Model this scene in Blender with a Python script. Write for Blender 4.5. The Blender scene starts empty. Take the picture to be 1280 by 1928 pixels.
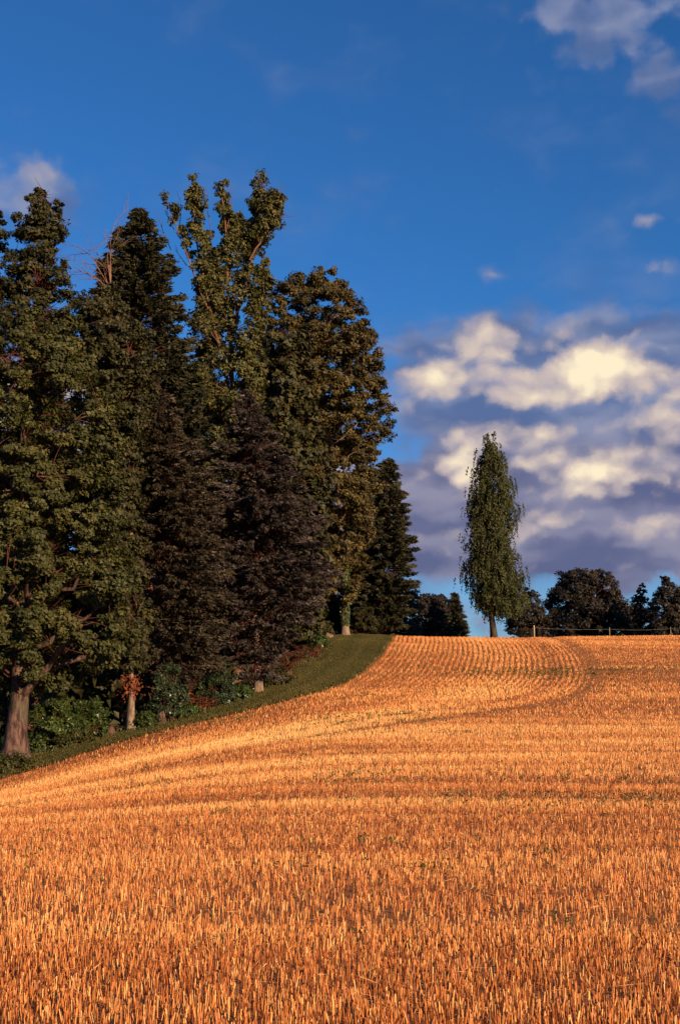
import bpy, math
import numpy as np
from math import radians

SCN = bpy.context.scene
COL = SCN.collection

# ------------------------------------------------------------------ camera
F = 2400.0                    # focal length in pixels of the 1280 x 1928 photograph
HORIZON = 1330.0              # row of the true horizon
EYE = 1.7
PITCH = math.atan((HORIZON - 964.0) / F)
cam_data = bpy.data.cameras.new('camera')
cam_data.sensor_fit = 'VERTICAL'
cam_data.sensor_height = 36.0
cam_data.lens = F / 1928.0 * 36.0
cam_data.clip_start = 0.1
cam_data.clip_end = 5000.0
cam = bpy.data.objects.new('camera', cam_data)
COL.objects.link(cam)
cam.location = (0, 0, EYE)
cam.rotation_euler = (math.pi / 2 + PITCH, 0, 0)
SCN.camera = cam

SUN_EL, SUN_AZ = radians(15), radians(40)      # azimuth: to the right of straight behind the camera
SUN_DIR = (math.sin(SUN_AZ) * math.cos(SUN_EL), -math.cos(SUN_AZ) * math.cos(SUN_EL), math.sin(SUN_EL))


def ray(px, py):
    dx, dy = (px - 640.0) / F, (964.0 - py) / F
    c, s = math.cos(PITCH), math.sin(PITCH)
    return dx, c - dy * s, s + dy * c


def at(px, py, D):
    x, y, z = ray(px, py)
    return (x / y * D, D, EYE + z / y * D)


# ------------------------------------------------------------------ world
world = bpy.data.worlds.new('World')
SCN.world = world
world.use_nodes = True
wt = world.node_tree
wt.nodes.clear()


class NB:
    """tiny helper that writes node maths"""
    def __init__(self, tree):
        self.t = tree

    def put(self, sock, v):
        if hasattr(v, 'is_output'):
            self.t.links.new(v, sock)
        else:
            sock.default_value = v

    def m(self, op, a, b=0.0, c=0.0, clamp=False):
        n = self.t.nodes.new('ShaderNodeMath')
        n.operation = op
        n.use_clamp = clamp
        for i, v in enumerate((a, b, c)):
            self.put(n.inputs[i], v)
        return n.outputs[0]

    def v(self, op, a, b=(0, 0, 0)):
        n = self.t.nodes.new('ShaderNodeVectorMath')
        n.operation = op
        self.put(n.inputs[0], a)
        if op == 'SCALE':
            self.put(n.inputs['Scale'], b)
        else:
            self.put(n.inputs[1], b)
        return n.outputs['Value'] if op in ('LENGTH', 'DOT_PRODUCT') else n.outputs[0]

    def ramp(self, x, lo, hi, a=0.0, b=1.0, smooth=True):
        n = self.t.nodes.new('ShaderNodeMapRange')
        n.interpolation_type = 'SMOOTHSTEP' if smooth else 'LINEAR'
        self.put(n.inputs['Value'], x)
        n.inputs['From Min'].default_value = lo
        n.inputs['From Max'].default_value = hi
        n.inputs['To Min'].default_value = a
        n.inputs['To Max'].default_value = b
        return n.outputs[0]

    def noise(self, vec, scale, detail=4, rough=0.55, dist=0.0, out=0):
        n = self.t.nodes.new('ShaderNodeTexNoise')
        self.put(n.inputs['Vector'], vec)
        self.put(n.inputs['Scale'], scale)
        n.inputs['Detail'].default_value = detail
        n.inputs['Roughness'].default_value = rough
        n.inputs['Distortion'].default_value = dist
        return n.outputs[out]

    def cells(self, vec, scale, smooth=.6):
        n = self.t.nodes.new('ShaderNodeTexVoronoi')
        n.voronoi_dimensions = '2D'
        n.feature = 'SMOOTH_F1'
        self.put(n.inputs['Vector'], vec)
        n.inputs['Scale'].default_value = scale
        n.inputs['Smoothness'].default_value = smooth
        return n.outputs['Distance']

    def mix(self, f, a, b, blend='MIX'):
        n = self.t.nodes.new('ShaderNodeMix')
        n.data_type = 'RGBA'
        n.blend_type = blend
        self.put(n.inputs[0], f)
        self.put(n.inputs[6], a if hasattr(a, 'is_output') else (*a, 1.0))
        self.put(n.inputs[7], b if hasattr(b, 'is_output') else (*b, 1.0))
        return n.outputs[2]


def px_dir(px, py):
    x, y, z = ray(px, py)
    return math.atan2(x, y), math.atan2(z, math.hypot(x, y))


# cloud masses: centre and radii in the photograph's pixels, turned into azimuth / elevation
CLOUDS = [
    # upper bank
    (790, 705, 90, 62, .9), (915, 665, 85, 55, 1.0), (1010, 720, 100, 70, .8), (1115, 695, 95, 62, 1.1), (1200, 700, 70, 55, .8),
    (1265, 760, 80, 60, .9), (930, 745, 120, 40, .6), (1070, 800, 180, 42, .75), (865, 815, 34, 16, .6), (1150, 600, 190, 30, .10),
    (1420, 720, 160, 90, 1.0), (1600, 690, 170, 80, .9),
    # lower bank
    (868, 868, 38, 36, 1.1), (990, 885, 95, 40, .7), (1140, 895, 120, 48, 1.0), (1260, 900, 120, 55, .8), (840, 970, 95, 55, .65),
    (1000, 985, 220, 65, .95), (1200, 985, 190, 65, .95), (1060, 1040, 240, 28, .75), (850, 1045, 110, 24, .6), (1440, 930, 230, 90, 1.0),
    (620, 960, 190, 90, .9), (330, 900, 220, 110, .9), (20, 800, 200, 150, .9), (-300, 900, 260, 120, .9),
    (1160, 1108, 60, 18, .35), (890, 1170, 80, 26, .42), (1250, 1155, 90, 24, .18), (500, 1150, 300, 40, .5), (1600, 1150, 200, 40, .5), (0, 1150, 300, 40, .5), (1750, 1000, 240, 90, .9),
    # veils and wisps higher up
    (1180, 45, 230, 100, .38), (1275, 165, 80, 90, .32), (1080, 30, 120, 40, .25), (90, 330, 120, 70, .27), (180, 385, 110, 75, .25), (925, 515, 42, 16, .36), (1225, 412, 110, 18, .34),
    (932, 355, 42, 20, .34), (1245, 505, 30, 22, .36), (660, 240, 60, 40, .22), (760, 430, 90, 35, .16), (1230, 545, 110, 40, .12), (600, 80, 110, 60, .12),
    (30, 400, 90, 60, .3), (1100, 560, 160, 45, .08),
]


HIGHLIGHTS = [  # faces of the clouds that catch the low sun
    (860, 700, 130, 50, .18), (1130, 715, 170, 55, .22), (1100, 910, 200, 50, .14), (1000, 870, 160, 26, .12),
    (805, 700, 50, 36, .62), (915, 660, 52, 40, .85), (1112, 690, 62, 42, 1.15), (1190, 712, 55, 30, .55), (1262, 760, 55, 42, .7), (1030, 730, 90, 40, .35),
    (876, 866, 30, 34, 1.15), (1150, 900, 90, 34, .75), (1010, 870, 80, 18, .5), (960, 985, 110, 20, .35), (1230, 985, 70, 22, .4), (870, 812, 40, 14, .5), (1000, 815, 60, 20, .4),
    (1430, 700, 90, 50, .9), (1500, 910, 120, 45, .8), (250, 850, 120, 60, .7), (-40, 740, 120, 60, .7), (80, 318, 40, 24, .22), (1235, 410, 60, 12, .35), (925, 514, 26, 9, .45), (560, 900, 100, 50, .6),
    (1245, 505, 20, 18, .35), ]


def gauss_sum(b, p, items, lim):
    tot = None
    for (px, py, rx, ry, amp) in items:
        a, e = px_dir(px, py)
        d = b.v('MULTIPLY', b.v('SUBTRACT', p, (a, e, 0)), (F / rx, F / ry, 0))
        k = b.m('POWER', 2.718, b.m('MULTIPLY', b.v('DOT_PRODUCT', d, d), -.7))
        tot = b.m('MULTIPLY', k, amp) if tot is None else b.m('MULTIPLY_ADD', k, amp, tot)
    return b.m('MINIMUM', tot, lim)


def build_world():
    b = NB(wt)
    out = wt.nodes.new('ShaderNodeOutputWorld')
    bg = wt.nodes.new('ShaderNodeBackground')
    sky = wt.nodes.new('ShaderNodeTexSky')
    sky.sky_type = 'NISHITA'
    sky.sun_disc = False
    sky.sun_elevation = SUN_EL
    sky.sun_rotation = math.pi - SUN_AZ
    sky.altitude = 500
    sky.air_density = 1.0
    sky.dust_density = 0.3
    sky.ozone_density = 2.5
    geo = wt.nodes.new('ShaderNodeTexCoord')
    sep = wt.nodes.new('ShaderNodeSeparateXYZ')
    wt.links.new(geo.outputs['Generated'], sep.inputs[0])
    X, Y, Z = sep.outputs
    az = b.m('ARCTAN2', X, Y)
    el = b.m('ARCTAN2', Z, b.m('SQRT', b.m('ADD', b.m('MULTIPLY', X, X), b.m('MULTIPLY', Y, Y))))
    comb = wt.nodes.new('ShaderNodeCombineXYZ')
    wt.links.new(az, comb.inputs[0])
    wt.links.new(el, comb.inputs[1])
    P = comb.outputs[0]
    w = b.v('SUBTRACT', b.noise(P, 15.0, 2, .5, 0, 1), (.5, .5, .5))
    p1 = b.v('ADD', P, b.v('MULTIPLY', w, (.034, .022, 0)))
    w2 = b.v('SUBTRACT', b.noise(P, 55.0, 3, .6, 0, 1), (.5, .5, .5))
    p1 = b.v('ADD', p1, b.v('MULTIPLY', w2, (.015, .011, 0)))
    tot = gauss_sum(b, p1, CLOUDS, 1.25)

    def puff(vec):
        """billows: rounded heads in two sizes, frayed by finer noise"""
        q = b.v('MULTIPLY', vec, (1.0, 1.3, 1.0))
        c1 = b.cells(q, 20.0, .5)
        c2 = b.cells(q, 52.0, .5)
        n2 = b.noise(q, 110.0, 3, .6)
        n = b.m('ADD', b.m('MULTIPLY', b.m('SUBTRACT', .42, c1), 1.25), b.m('MULTIPLY', b.m('SUBTRACT', .42, c2), .55))
        return b.m('ADD', n, b.m('MULTIPLY', b.m('SUBTRACT', n2, .5), .30))
    n0 = puff(p1)
    n1 = puff(b.v('ADD', p1, (-.003, .009, 0)))
    band = b.ramp(el, .42, .05, 0.0, .10)
    fringe = b.ramp(tot, 0.02, .5, .15, .85)
    d0 = b.m('ADD', b.m('MULTIPLY_ADD', n0, fringe, tot), b.m('SUBTRACT', band, .12))
    veil = b.ramp(b.noise(b.v('MULTIPLY', p1, (1, 1.5, 1)), 6.5, 4, .55), .48, .75, 0, .30)
    alpha = b.m('MAXIMUM', b.m('MULTIPLY', b.ramp(d0, .02, .58), b.ramp(tot, .12, .6, .38, 1.0)), veil)
    hi = gauss_sum(b, p1, HIGHLIGHTS, 1.5)
    relief = b.m('SUBTRACT', n0, n1)
    lit = b.m('ADD', b.m('MULTIPLY', hi, b.m('ADD', .82, b.m('MULTIPLY', n0, .5))), b.m('MULTIPLY', relief, b.ramp(tot, .3, .9, .12, .46)))
    lit = b.m('ADD', lit, b.m('MULTIPLY', n0, .10))
    # tops catch the low sun, undersides keep the lilac grey of the sky
    soft = b.noise(b.v('MULTIPLY', p1, (1, 2.6, 1)), 13.0, 2, .5)
    grey = b.mix(b.ramp(soft, .35, .68), (.115, .13, .255), (.28, .27, .38))
    grey = b.mix(b.ramp(el, .175, .24), grey, b.mix(b.ramp(soft, .35, .68), (.10, .16, .34), (.26, .30, .46)))
    mid = b.mix(b.ramp(lit, .08, .62), grey, (.58, .48, .46))
    ccol = b.mix(b.ramp(lit, .45, 1.18), mid, (1.04, .88, .61))
    # clear air: polarised-looking deep blue
    skc = b.mix(1.0, sky.outputs[0], b.mix(b.ramp(el, .05, .34), (.47, .73, 1.12), (.285, .765, 1.27)), 'MULTIPLY')
    STR = .06
    ccol = b.v('SCALE', ccol, 1.0 / (STR * 2 ** .75))
    col = b.mix(b.m('MULTIPLY', alpha, .97), skc, ccol)
    wt.links.new(col, bg.inputs['Color'])
    bg.inputs['Strength'].default_value = STR
    wt.links.new(bg.outputs[0], out.inputs['Surface'])
    world.cycles.sampling_method = 'NONE'


build_world()

sun_data = bpy.data.lights.new('sun', 'SUN')
sun_data.energy = 5.0
sun_data.angle = radians(.5)
sun_data.color = (1.0, .73, .43)
sun = bpy.data.objects.new('sun', sun_data)
COL.objects.link(sun)
sun.location = (30, -40, 40)
import mathutils
sun.rotation_euler = mathutils.Vector(SUN_DIR).to_track_quat('Z', 'Y').to_euler()

SCN.view_settings.view_transform = 'Standard'
SCN.view_settings.look = 'None'
SCN.view_settings.exposure = 0.75
SCN.view_settings.gamma = 1.0
SCN.view_settings.use_curve_mapping = False
SCN.render.engine = 'CYCLES'
SCN.cycles.max_bounces = 5
SCN.cycles.diffuse_bounces = 2
SCN.cycles.transmission_bounces = 3
SCN.cycles.glossy_bounces = 2
SCN.cycles.transparent_max_bounces = 4
SCN.cycles.use_adaptive_sampling = True
SCN.cycles.adaptive_threshold = 0.02

# ------------------------------------------------------------------ helpers
rng = np.random.default_rng(7)


def unit(v):
    v = np.asarray(v, float)
    return v / np.maximum(np.linalg.norm(v, axis=-1, keepdims=True), 1e-9)


def vnoise(x, y, seed=0):
    """smooth 2-D value noise, -1..1"""
    xi, yi = np.floor(x).astype(np.int64), np.floor(y).astype(np.int64)
    fx, fy = x - xi, y - yi
    fx, fy = fx * fx * (3 - 2 * fx), fy * fy * (3 - 2 * fy)

    def h(i, j):
        n = (i * 374761393 + j * 668265263 + seed * 974711) & 0x7fffffff
        n = ((n ^ (n >> 13)) * 1274126177) & 0x7fffffff
        return ((n ^ (n >> 16)) & 0xffff) / 32767.5 - 1.0
    a = h(xi, yi) * (1 - fx) + h(xi + 1, yi) * fx
    c = h(xi, yi + 1) * (1 - fx) + h(xi + 1, yi + 1) * fx
    return a * (1 - fy) + c * fy


def mesh_obj(name, verts, faces, mats, parent=None, tint=None, mat_idx=None, smooth=False):
    """faces: (n,k) array or list of arrays with k corners each"""
    me = bpy.data.meshes.new(name)
    verts = np.asarray(verts, np.float32)
    groups = faces if isinstance(faces, list) else [faces]
    groups = [np.asarray(g, np.int32) for g in groups if len(g)]
    loops = np.concatenate([g.ravel() for g in groups])
    tot = np.concatenate([np.full(len(g), g.shape[1], np.int32) for g in groups])
    start = np.concatenate([[0], np.cumsum(tot)[:-1]]).astype(np.int32)
    me.vertices.add(len(verts))
    me.vertices.foreach_set('co', verts.ravel())
    me.loops.add(len(loops))
    me.loops.foreach_set('vertex_index', loops)
    me.polygons.add(len(tot))
    me.polygons.foreach_set('loop_start', start)
    me.polygons.foreach_set('loop_total', tot)
    if mat_idx is not None:
        me.polygons.foreach_set('material_index', np.asarray(mat_idx, np.int32))
    me.polygons.foreach_set('use_smooth', np.full(len(tot), smooth, bool))
    if tint is not None:
        at_ = me.attributes.new('tint', 'FLOAT', 'FACE')
        at_.data.foreach_set('value', np.asarray(tint, np.float32))
    for m_ in (mats if isinstance(mats, (list, tuple)) else [mats]):
        me.materials.append(m_)
    me.update(calc_edges=True)
    o = bpy.data.objects.new(name, me)
    COL.objects.link(o)
    if parent is not None:
        o.parent = parent
    return o


def tag(o, label=None, cat=None, group=None, kind=None):
    if label:
        o['label'] = label
    if cat:
        o['category'] = cat
    if group:
        o['group'] = group
    if kind:
        o['kind'] = kind
    return o


def empty(name, loc):
    o = bpy.data.objects.new(name, None)
    COL.objects.link(o)
    o.location = loc
    o.empty_display_size = .5
    return o


class Tubes:
    """collects tapered tubes"""
    def __init__(self):
        self.v, self.f, self.n = [], [], 0

    def add(self, pts, rad, sides=5, flare=None):
        pts = np.asarray(pts, float)
        rad = np.asarray(rad, float)
        t = unit(np.gradient(pts, axis=0))
        ref = np.where(np.abs(t[:, 2:3]) > .9, [[1., 0, 0]], [[0, 0, 1.]])
        a = unit(np.cross(t, ref))
        if len(a) > 1:                      # keep the frame from flipping
            for i in range(1, len(a)):
                p = a[i - 1] - t[i] * np.dot(a[i - 1], t[i])
                a[i] = p / max(np.linalg.norm(p), 1e-6)
        b = np.cross(t, a)
        ang = np.arange(sides) / sides * 2 * math.pi
        r = rad[:, None] * (np.ones(sides)[None] if flare is None else flare)
        ring = pts[:, None] + r[..., None] * (np.cos(ang)[None, :, None] * a[:, None] + np.sin(ang)[None, :, None] * b[:, None])
        k = len(pts)
        base = self.n
        self.v.append(ring.reshape(-1, 3))
        i = np.arange(k - 1)[:, None] * sides
        j = np.arange(sides)[None]
        jn = (j + 1) % sides
        q = np.stack([i + j, i + jn, i + sides + jn, i + sides + j], -1).reshape(-1, 4) + base
        self.f.append(q)
        self.n += k * sides
        return self

    def build(self, name, mat, parent=None, smooth=True):
        return mesh_obj(name, np.concatenate(self.v), np.concatenate(self.f), mat, parent, smooth=smooth)


def leaf_quads(c, axis, normal, length, width, tip=0.25):
    """kite-shaped leaves: centre, long axis, face normal"""
    axis = unit(axis)
    side = unit(np.cross(normal, axis))
    L = np.asarray(length)[:, None]
    W = np.asarray(width)[:, None]
    nn = np.cross(axis, side)
    p0 = c - axis * L * .5
    p2 = c + axis * L * .5
    mid = c - axis * L * (tip - .25) + nn * W * .18
    p1 = mid + side * W * .5
    p3 = mid - side * W * .5
    v = np.stack([p0, p1, p2, p3], 1).reshape(-1, 3)
    f = np.arange(len(c) * 4).reshape(-1, 4)
    return v, f


def leaf_tris(c, axis, normal, length, width):
    """small uneven three-cornered leaves"""
    axis = unit(axis)
    side = unit(np.cross(normal, axis))
    L, W = np.asarray(length)[:, None], np.asarray(width)[:, None]
    v = np.stack([c - axis * L * .5 - side * W * .12, c + side * W * .62 + axis * L * .02, c + axis * L * .5 - side * W * .42], 1).reshape(-1, 3)
    return v, np.arange(len(c) * 3).reshape(-1, 3)


def rand_dirs(n, r=rng):
    v = r.normal(size=(n, 3))
    return unit(v)


# ------------------------------------------------------------------ materials
def new_mat(name):
    m = bpy.data.materials.new(name)
    m.use_nodes = True
    t = m.node_tree
    t.nodes.clear()
    out = t.nodes.new('ShaderNodeOutputMaterial')
    return m, t, NB(t), out


def foliage_mat(name, dark, mid, light, trans=.22, rough=.6, spec=.25):
    m, t, b, out = new_mat(name)
    at_ = t.nodes.new('ShaderNodeAttribute')
    at_.attribute_name = 'tint'
    ramp = t.nodes.new('ShaderNodeValToRGB')
    ramp.color_ramp.elements[0].color = (*dark, 1)
    ramp.color_ramp.elements[1].color = (*light, 1)
    e = ramp.color_ramp.elements.new(.5)
    e.color = (*mid, 1)
    t.links.new(at_.outputs['Fac'], ramp.inputs[0])
    p = t.nodes.new('ShaderNodeBsdfPrincipled')
    t.links.new(ramp.outputs[0], p.inputs['Base Color'])
    p.inputs['Roughness'].default_value = rough
    p.inputs['Specular IOR Level'].default_value = spec
    tr = t.nodes.new('ShaderNodeBsdfTranslucent')
    t.links.new(ramp.outputs[0], tr.inputs['Color'])
    mx = t.nodes.new('ShaderNodeMixShader')
    mx.inputs[0].default_value = trans
    t.links.new(p.outputs[0], mx.inputs[1])
    t.links.new(tr.outputs[0], mx.inputs[2])
    t.links.new(mx.outputs[0], out.inputs[0])
    return m


def bark_mat(name, c1, c2, scale=6.0, stretch=.25):
    m, t, b, out = new_mat(name)
    tc = t.nodes.new('ShaderNodeTexCoord')
    v = b.v('MULTIPLY', tc.outputs['Object'], (1, 1, stretch))
    n1 = b.noise(v, scale, 6, .65)
    n2 = b.noise(tc.outputs['Object'], 1.3, 3, .5)
    col = b.mix(b.ramp(n1, .35, .68), c1, c2)
    col = b.mix(b.ramp(n2, .45, .7, 0, .5), col, (.07, .075, .045))
    p = t.nodes.new('ShaderNodeBsdfPrincipled')
    t.links.new(col, p.inputs['Base Color'])
    p.inputs['Roughness'].default_value = .9
    p.inputs['Specular IOR Level'].default_value = .15
    bump = t.nodes.new('ShaderNodeBump')
    bump.inputs['Strength'].default_value = .9
    bump.inputs['Distance'].default_value = .06
    t.links.new(n1, bump.inputs['Height'])
    t.links.new(bump.outputs[0], p.inputs['Normal'])
    t.links.new(p.outputs[0], out.inputs[0])
    return m


def ground_mat(name, cols, scales=(1.2, 14.0), bump=.4):
    m, t, b, out = new_mat(name)
    tc = t.nodes.new('ShaderNodeTexCoord')
    n1 = b.noise(tc.outputs['Object'], scales[0], 5, .6)
    n2 = b.noise(tc.outputs['Object'], scales[1], 6, .7)
    c = b.mix(b.ramp(n2, .35, .7), cols[0], cols[1])
    c = b.mix(b.ramp(n1, .45, .7), c, cols[2])
    p = t.nodes.new('ShaderNodeBsdfPrincipled')
    t.links.new(c, p.inputs['Base Color'])
    p.inputs['Roughness'].default_value = .95
    p.inputs['Specular IOR Level'].default_value = .1
    bp = t.nodes.new('ShaderNodeBump')
    bp.inputs['Strength'].default_value = bump
    bp.inputs['Distance'].default_value = .03
    t.links.new(n2, bp.inputs['Height'])
    t.links.new(bp.outputs[0], p.inputs['Normal'])
    t.links.new(p.outputs[0], out.inputs[0])
    return m


M = {}
M['soil'] = ground_mat('soil_and_chaff', ((.21, .078, .028), (.46, .19, .065), (.32, .12, .042)), (.5, 22.0))
M['meadow'] = ground_mat('meadow_grass', ((.03, .05, .012), (.06, .075, .02), (.05, .05, .018)), (.2, 9.0))
M['verge'] = ground_mat('mown_grass', ((.055, .052, .012), (.085, .072, .02), (.085, .06, .018)), (.5, 12.0))
M['litter'] = ground_mat('leaf_litter', ((.05, .025, .014), (.09, .045, .022), (.035, .02, .012)), (.6, 10.0))
M['straw'] = foliage_mat('straw', (.27, .068, .018), (.67, .228, .062), (.90, .52, .19), .18, .5, .3)
M['weed'] = foliage_mat('weed_leaves', (.07, .06, .014), (.12, .10, .024), (.20, .16, .045), .25)
M['grass'] = foliage_mat('grass_blades', (0.0445, 0.0437, 0.0100), (0.0811, 0.0712, 0.0160), (0.1385, 0.0997, 0.0300), .25)
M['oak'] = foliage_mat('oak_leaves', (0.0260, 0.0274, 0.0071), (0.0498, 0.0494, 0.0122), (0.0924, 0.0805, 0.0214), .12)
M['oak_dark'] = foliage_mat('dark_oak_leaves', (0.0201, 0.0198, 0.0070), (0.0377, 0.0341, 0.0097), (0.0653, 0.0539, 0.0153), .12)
M['beech'] = foliage_mat('beech_leaves', (0.0328, 0.0230, 0.0071), (0.0658, 0.0479, 0.0122), (0.1115, 0.0780, 0.0214), .12)
M['ash'] = foliage_mat('ash_leaves', (0.0426, 0.0420, 0.0120), (0.0802, 0.0740, 0.0206), (0.1336, 0.1100, 0.0343), .12)
M['spruce'] = foliage_mat('spruce_needles', (0.0231, 0.0176, 0.0121), (0.0462, 0.0341, 0.0222), (0.0795, 0.0600, 0.0388), .08)
M['blue_spruce'] = foliage_mat('grey_spruce_needles', (0.0231, 0.0166, 0.0151), (0.0462, 0.0331, 0.0293), (0.0846, 0.0642, 0.0567), .08)
M['fir'] = foliage_mat('fir_needles', (0.0187, 0.0188, 0.0099), (0.0344, 0.0324, 0.0162), (0.0625, 0.0522, 0.0252), .08)
M['birch'] = foliage_mat('birch_leaves', (0.0260, 0.0292, 0.0087), (0.0487, 0.0532, 0.0145), (0.0869, 0.0858, 0.0255), .12)
M['far_shade_leaves'] = foliage_mat('shade_darkened_far_leaves', (.012, .009, .007), (.024, .017, .011), (.040, .029, .017), .08)  # shade over the far trees is put into this leaf colour
M['ivy'] = foliage_mat('ivy_leaves', (0.0264, 0.0400, 0.0108), (0.0550, 0.0780, 0.0180), (0.0935, 0.1150, 0.0315), .15, .4, .4)
M['holly'] = foliage_mat('holly_leaves', (.02, .03, .014), (.04, .056, .026), (.07, .09, .045), .1, .35, .5)
M['bracken'] = foliage_mat('rusty_bracken', (.07, .018, .010), (.15, .038, .016), (.24, .075, .028), .2)
M['bark_oak'] = bark_mat('oak_bark', (.030, .015, .013), (.155, .088, .074), 9.0, .22)
M['bark_red'] = bark_mat('reddish_bark', (.085, .036, .024), (.19, .095, .06))
M['bark_pale'] = bark_mat('pale_bark', (.11, .06, .045), (.27, .18, .135))
M['bark_dark'] = bark_mat('dark_bark', (.075, .022, .018), (.13, .045, .035))
M['bark_black'] = bark_mat('blackish_bark', (.022, .012, .011), (.060, .034, .028))
M['shade_twig'] = foliage_mat('shade_tint_twigs', (.035, .010, .009), (.06, .016, .014), (.09, .026, .02), .05)  # maroon tint of crown shadows, carried by the colour of added twigs
M['twig'] = bark_mat('bare_twigs', (.13, .06, .045), (.24, .13, .09))
M['post_wood'] = bark_mat('weathered_post', (.34, .22, .12), (.55, .40, .25), 14)
m_, t_, b_, o_ = new_mat('fence_tape')
p_ = t_.nodes.new('ShaderNodeBsdfPrincipled')
tc_ = t_.nodes.new('ShaderNodeTexCoord')
t_.links.new(b_.mix(b_.noise(tc_.outputs['Object'], 3.0, 3), (.22, .20, .18), (.34, .32, .3)), p_.inputs['Base Color'])
p_.inputs['Roughness'].default_value = .6
t_.links.new(p_.outputs[0], o_.inputs[0])
M['tape'] = m_

# ------------------------------------------------------------------ terrain
CTRL = []
for (px, py, D) in [
    (640, 1928, 6.8), (640, 1700, 11), (640, 1600, 15), (640, 1500, 22), (640, 1400, 37), (640, 1350, 47), (640, 1305, 59),
    (1280, 1928, 6.8), (1280, 1700, 11), (1280, 1500, 22), (1280, 1400, 36), (1280, 1350, 46), (1280, 1300, 58), (1280, 1250, 70), (1280, 1220, 80), (1280, 1204, 90), (1280, 1197, 99),
    (960, 1400, 37), (960, 1300, 59), (960, 1250, 70), (960, 1220, 79), (960, 1207, 87), (960, 1203, 94),
    (0, 1928, 6.8), (0, 1700, 11), (0, 1600, 16), (0, 1530, 27), (0, 1470, 45), (320, 1500, 24), (320, 1430, 38),
    (100, 1440, 46.5), (200, 1405, 48.5), (300, 1378, 50.5), (400, 1355, 52.5), (500, 1331, 55), (600, 1305, 59), (650, 1287, 62.5),
    (690, 1262, 67), (720, 1232, 74.5), (735, 1211, 83), (742, 1200, 93), (850, 1202, 94),
    (28, 1432, 48), (246, 1376, 53.5), (487, 1302, 59.5), (570, 1250, 68), (610, 1207, 80), (650, 1196, 88), (690, 1196, 92),
    (-300, 1570, 43), (1700, 1240, 72), (1700, 1202, 98), (1700, 1400, 37), (-100, 1440, 60), (200, 1365, 66), (450, 1290, 75), (640, 1210, 105), (960, 1215, 118), (1280, 1210, 120), (1700, 1210, 120),
    (400, 1250, 100), (100, 1390, 95),
]:
    CTRL.append(at(px, py, D))
for x, y, z in [(-40, -30, -.3), (40, -30, 0), (0, -10, 0), (-25, 8, -.3), (30, 8, .1), (-45, 25, -3), (60, 30, 1.0), (-60, 60, -3.5), (-60, 110, -1), (0, 150, 5), (70, 150, 5.5), (-60, 160, 0)]:
    CTRL.append((x, y, z))
CTRL = np.array(CTRL)


def _tps(d2):
    return np.where(d2 > 1e-9, d2 * np.log(np.maximum(d2, 1e-9)) * .5, 0.0)


_S = 50.0
_P = CTRL[:, :2] / _S
_n = len(_P)
_K = _tps(((_P[:, None] - _P[None]) ** 2).sum(-1)) + np.eye(_n) * 2e-4
_A = np.zeros((_n + 3, _n + 3))
_A[:_n, :_n] = _K
_A[:_n, _n:] = np.c_[np.ones(_n), _P]
_A[_n:, :_n] = _A[:_n, _n:].T
_W = np.linalg.solve(_A, np.r_[CTRL[:, 2], 0, 0, 0])


def ground_z(x, y):
    x = np.asarray(x, float)
    y = np.asarray(y, float)
    sh = np.broadcast(x, y).shape
    q = np.stack([np.broadcast_to(x, sh).ravel(), np.broadcast_to(y, sh).ravel()], -1)
    out = np.empty(len(q))
    for i in range(0, len(q), 60000):
        p = q[i:i + 60000] / _S
        d2 = (p[:, 0:1] - _P[None, :, 0]) ** 2 + (p[:, 1:2] - _P[None, :, 1]) ** 2
        out[i:i + 60000] = _tps(d2) @ _W[:_n] + _W[_n] + p @ _W[_n + 1:]
    r = np.hypot(q[:, 0], q[:, 1] - 60)
    w = np.clip((r - 95) / 90, 0, 1)
    w = w * w * (3 - 2 * w)
    out = np.clip(out, -6, 9) * (1 - w) + 1.0 * w
    return out.reshape(sh)


# edge of the field along the wood, seen from the camera left to right (x, y)
BOUND = np.array([(-90, 22), (-45, 33), (-25, 40)] + [at(px, py, D)[:2] for px, py, D in
                 [(0, 1470, 45), (100, 1440, 46.5), (200, 1405, 48.5), (300, 1378, 50.5), (400, 1355, 52.5), (500, 1331, 55),
                  (600, 1305, 59), (650, 1287, 62.5), (690, 1262, 67), (720, 1232, 74.5), (735, 1211, 83), (742, 1200, 93)]] + [(4.4, 99)])


def smooth_curve(P, n=240):
    P = np.asarray(P, float)
    d = np.r_[0, np.cumsum(np.linalg.norm(np.diff(P, axis=0), axis=1))]
    s = np.linspace(0, d[-1], n)
    Q = np.stack([np.interp(s, d, P[:, k]) for k in range(2)], -1)
    for _ in range(6):
        Q[1:-1] = (Q[:-2] + 2 * Q[1:-1] + Q[2:]) / 4
    return Q


BC = smooth_curve(BOUND)
FAR_EDGE = 97.0


def bound_x(y):
    return np.interp(y, BC[:, 1], BC[:, 0])


def bound_dist(x, y):
    """distance to the wood-side edge and the unit normal pointing into the field"""
    best = np.full(len(x), 1e9)
    nx = np.zeros(len(x))
    ny = np.zeros(len(x))
    for a, c in zip(BC[:-1:2], BC[2::2]):
        ab = c - a
        t = np.clip(((x - a[0]) * ab[0] + (y - a[1]) * ab[1]) / (ab @ ab), 0, 1)
        dx, dy = x - a[0] - t * ab[0], y - a[1] - t * ab[1]
        d = np.hypot(dx, dy)
        k = d < best
        best[k] = d[k]
        nx[k], ny[k] = dx[k] / np.maximum(d[k], 1e-6), dy[k] / np.maximum(d[k], 1e-6)
    return best, nx, ny


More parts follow.
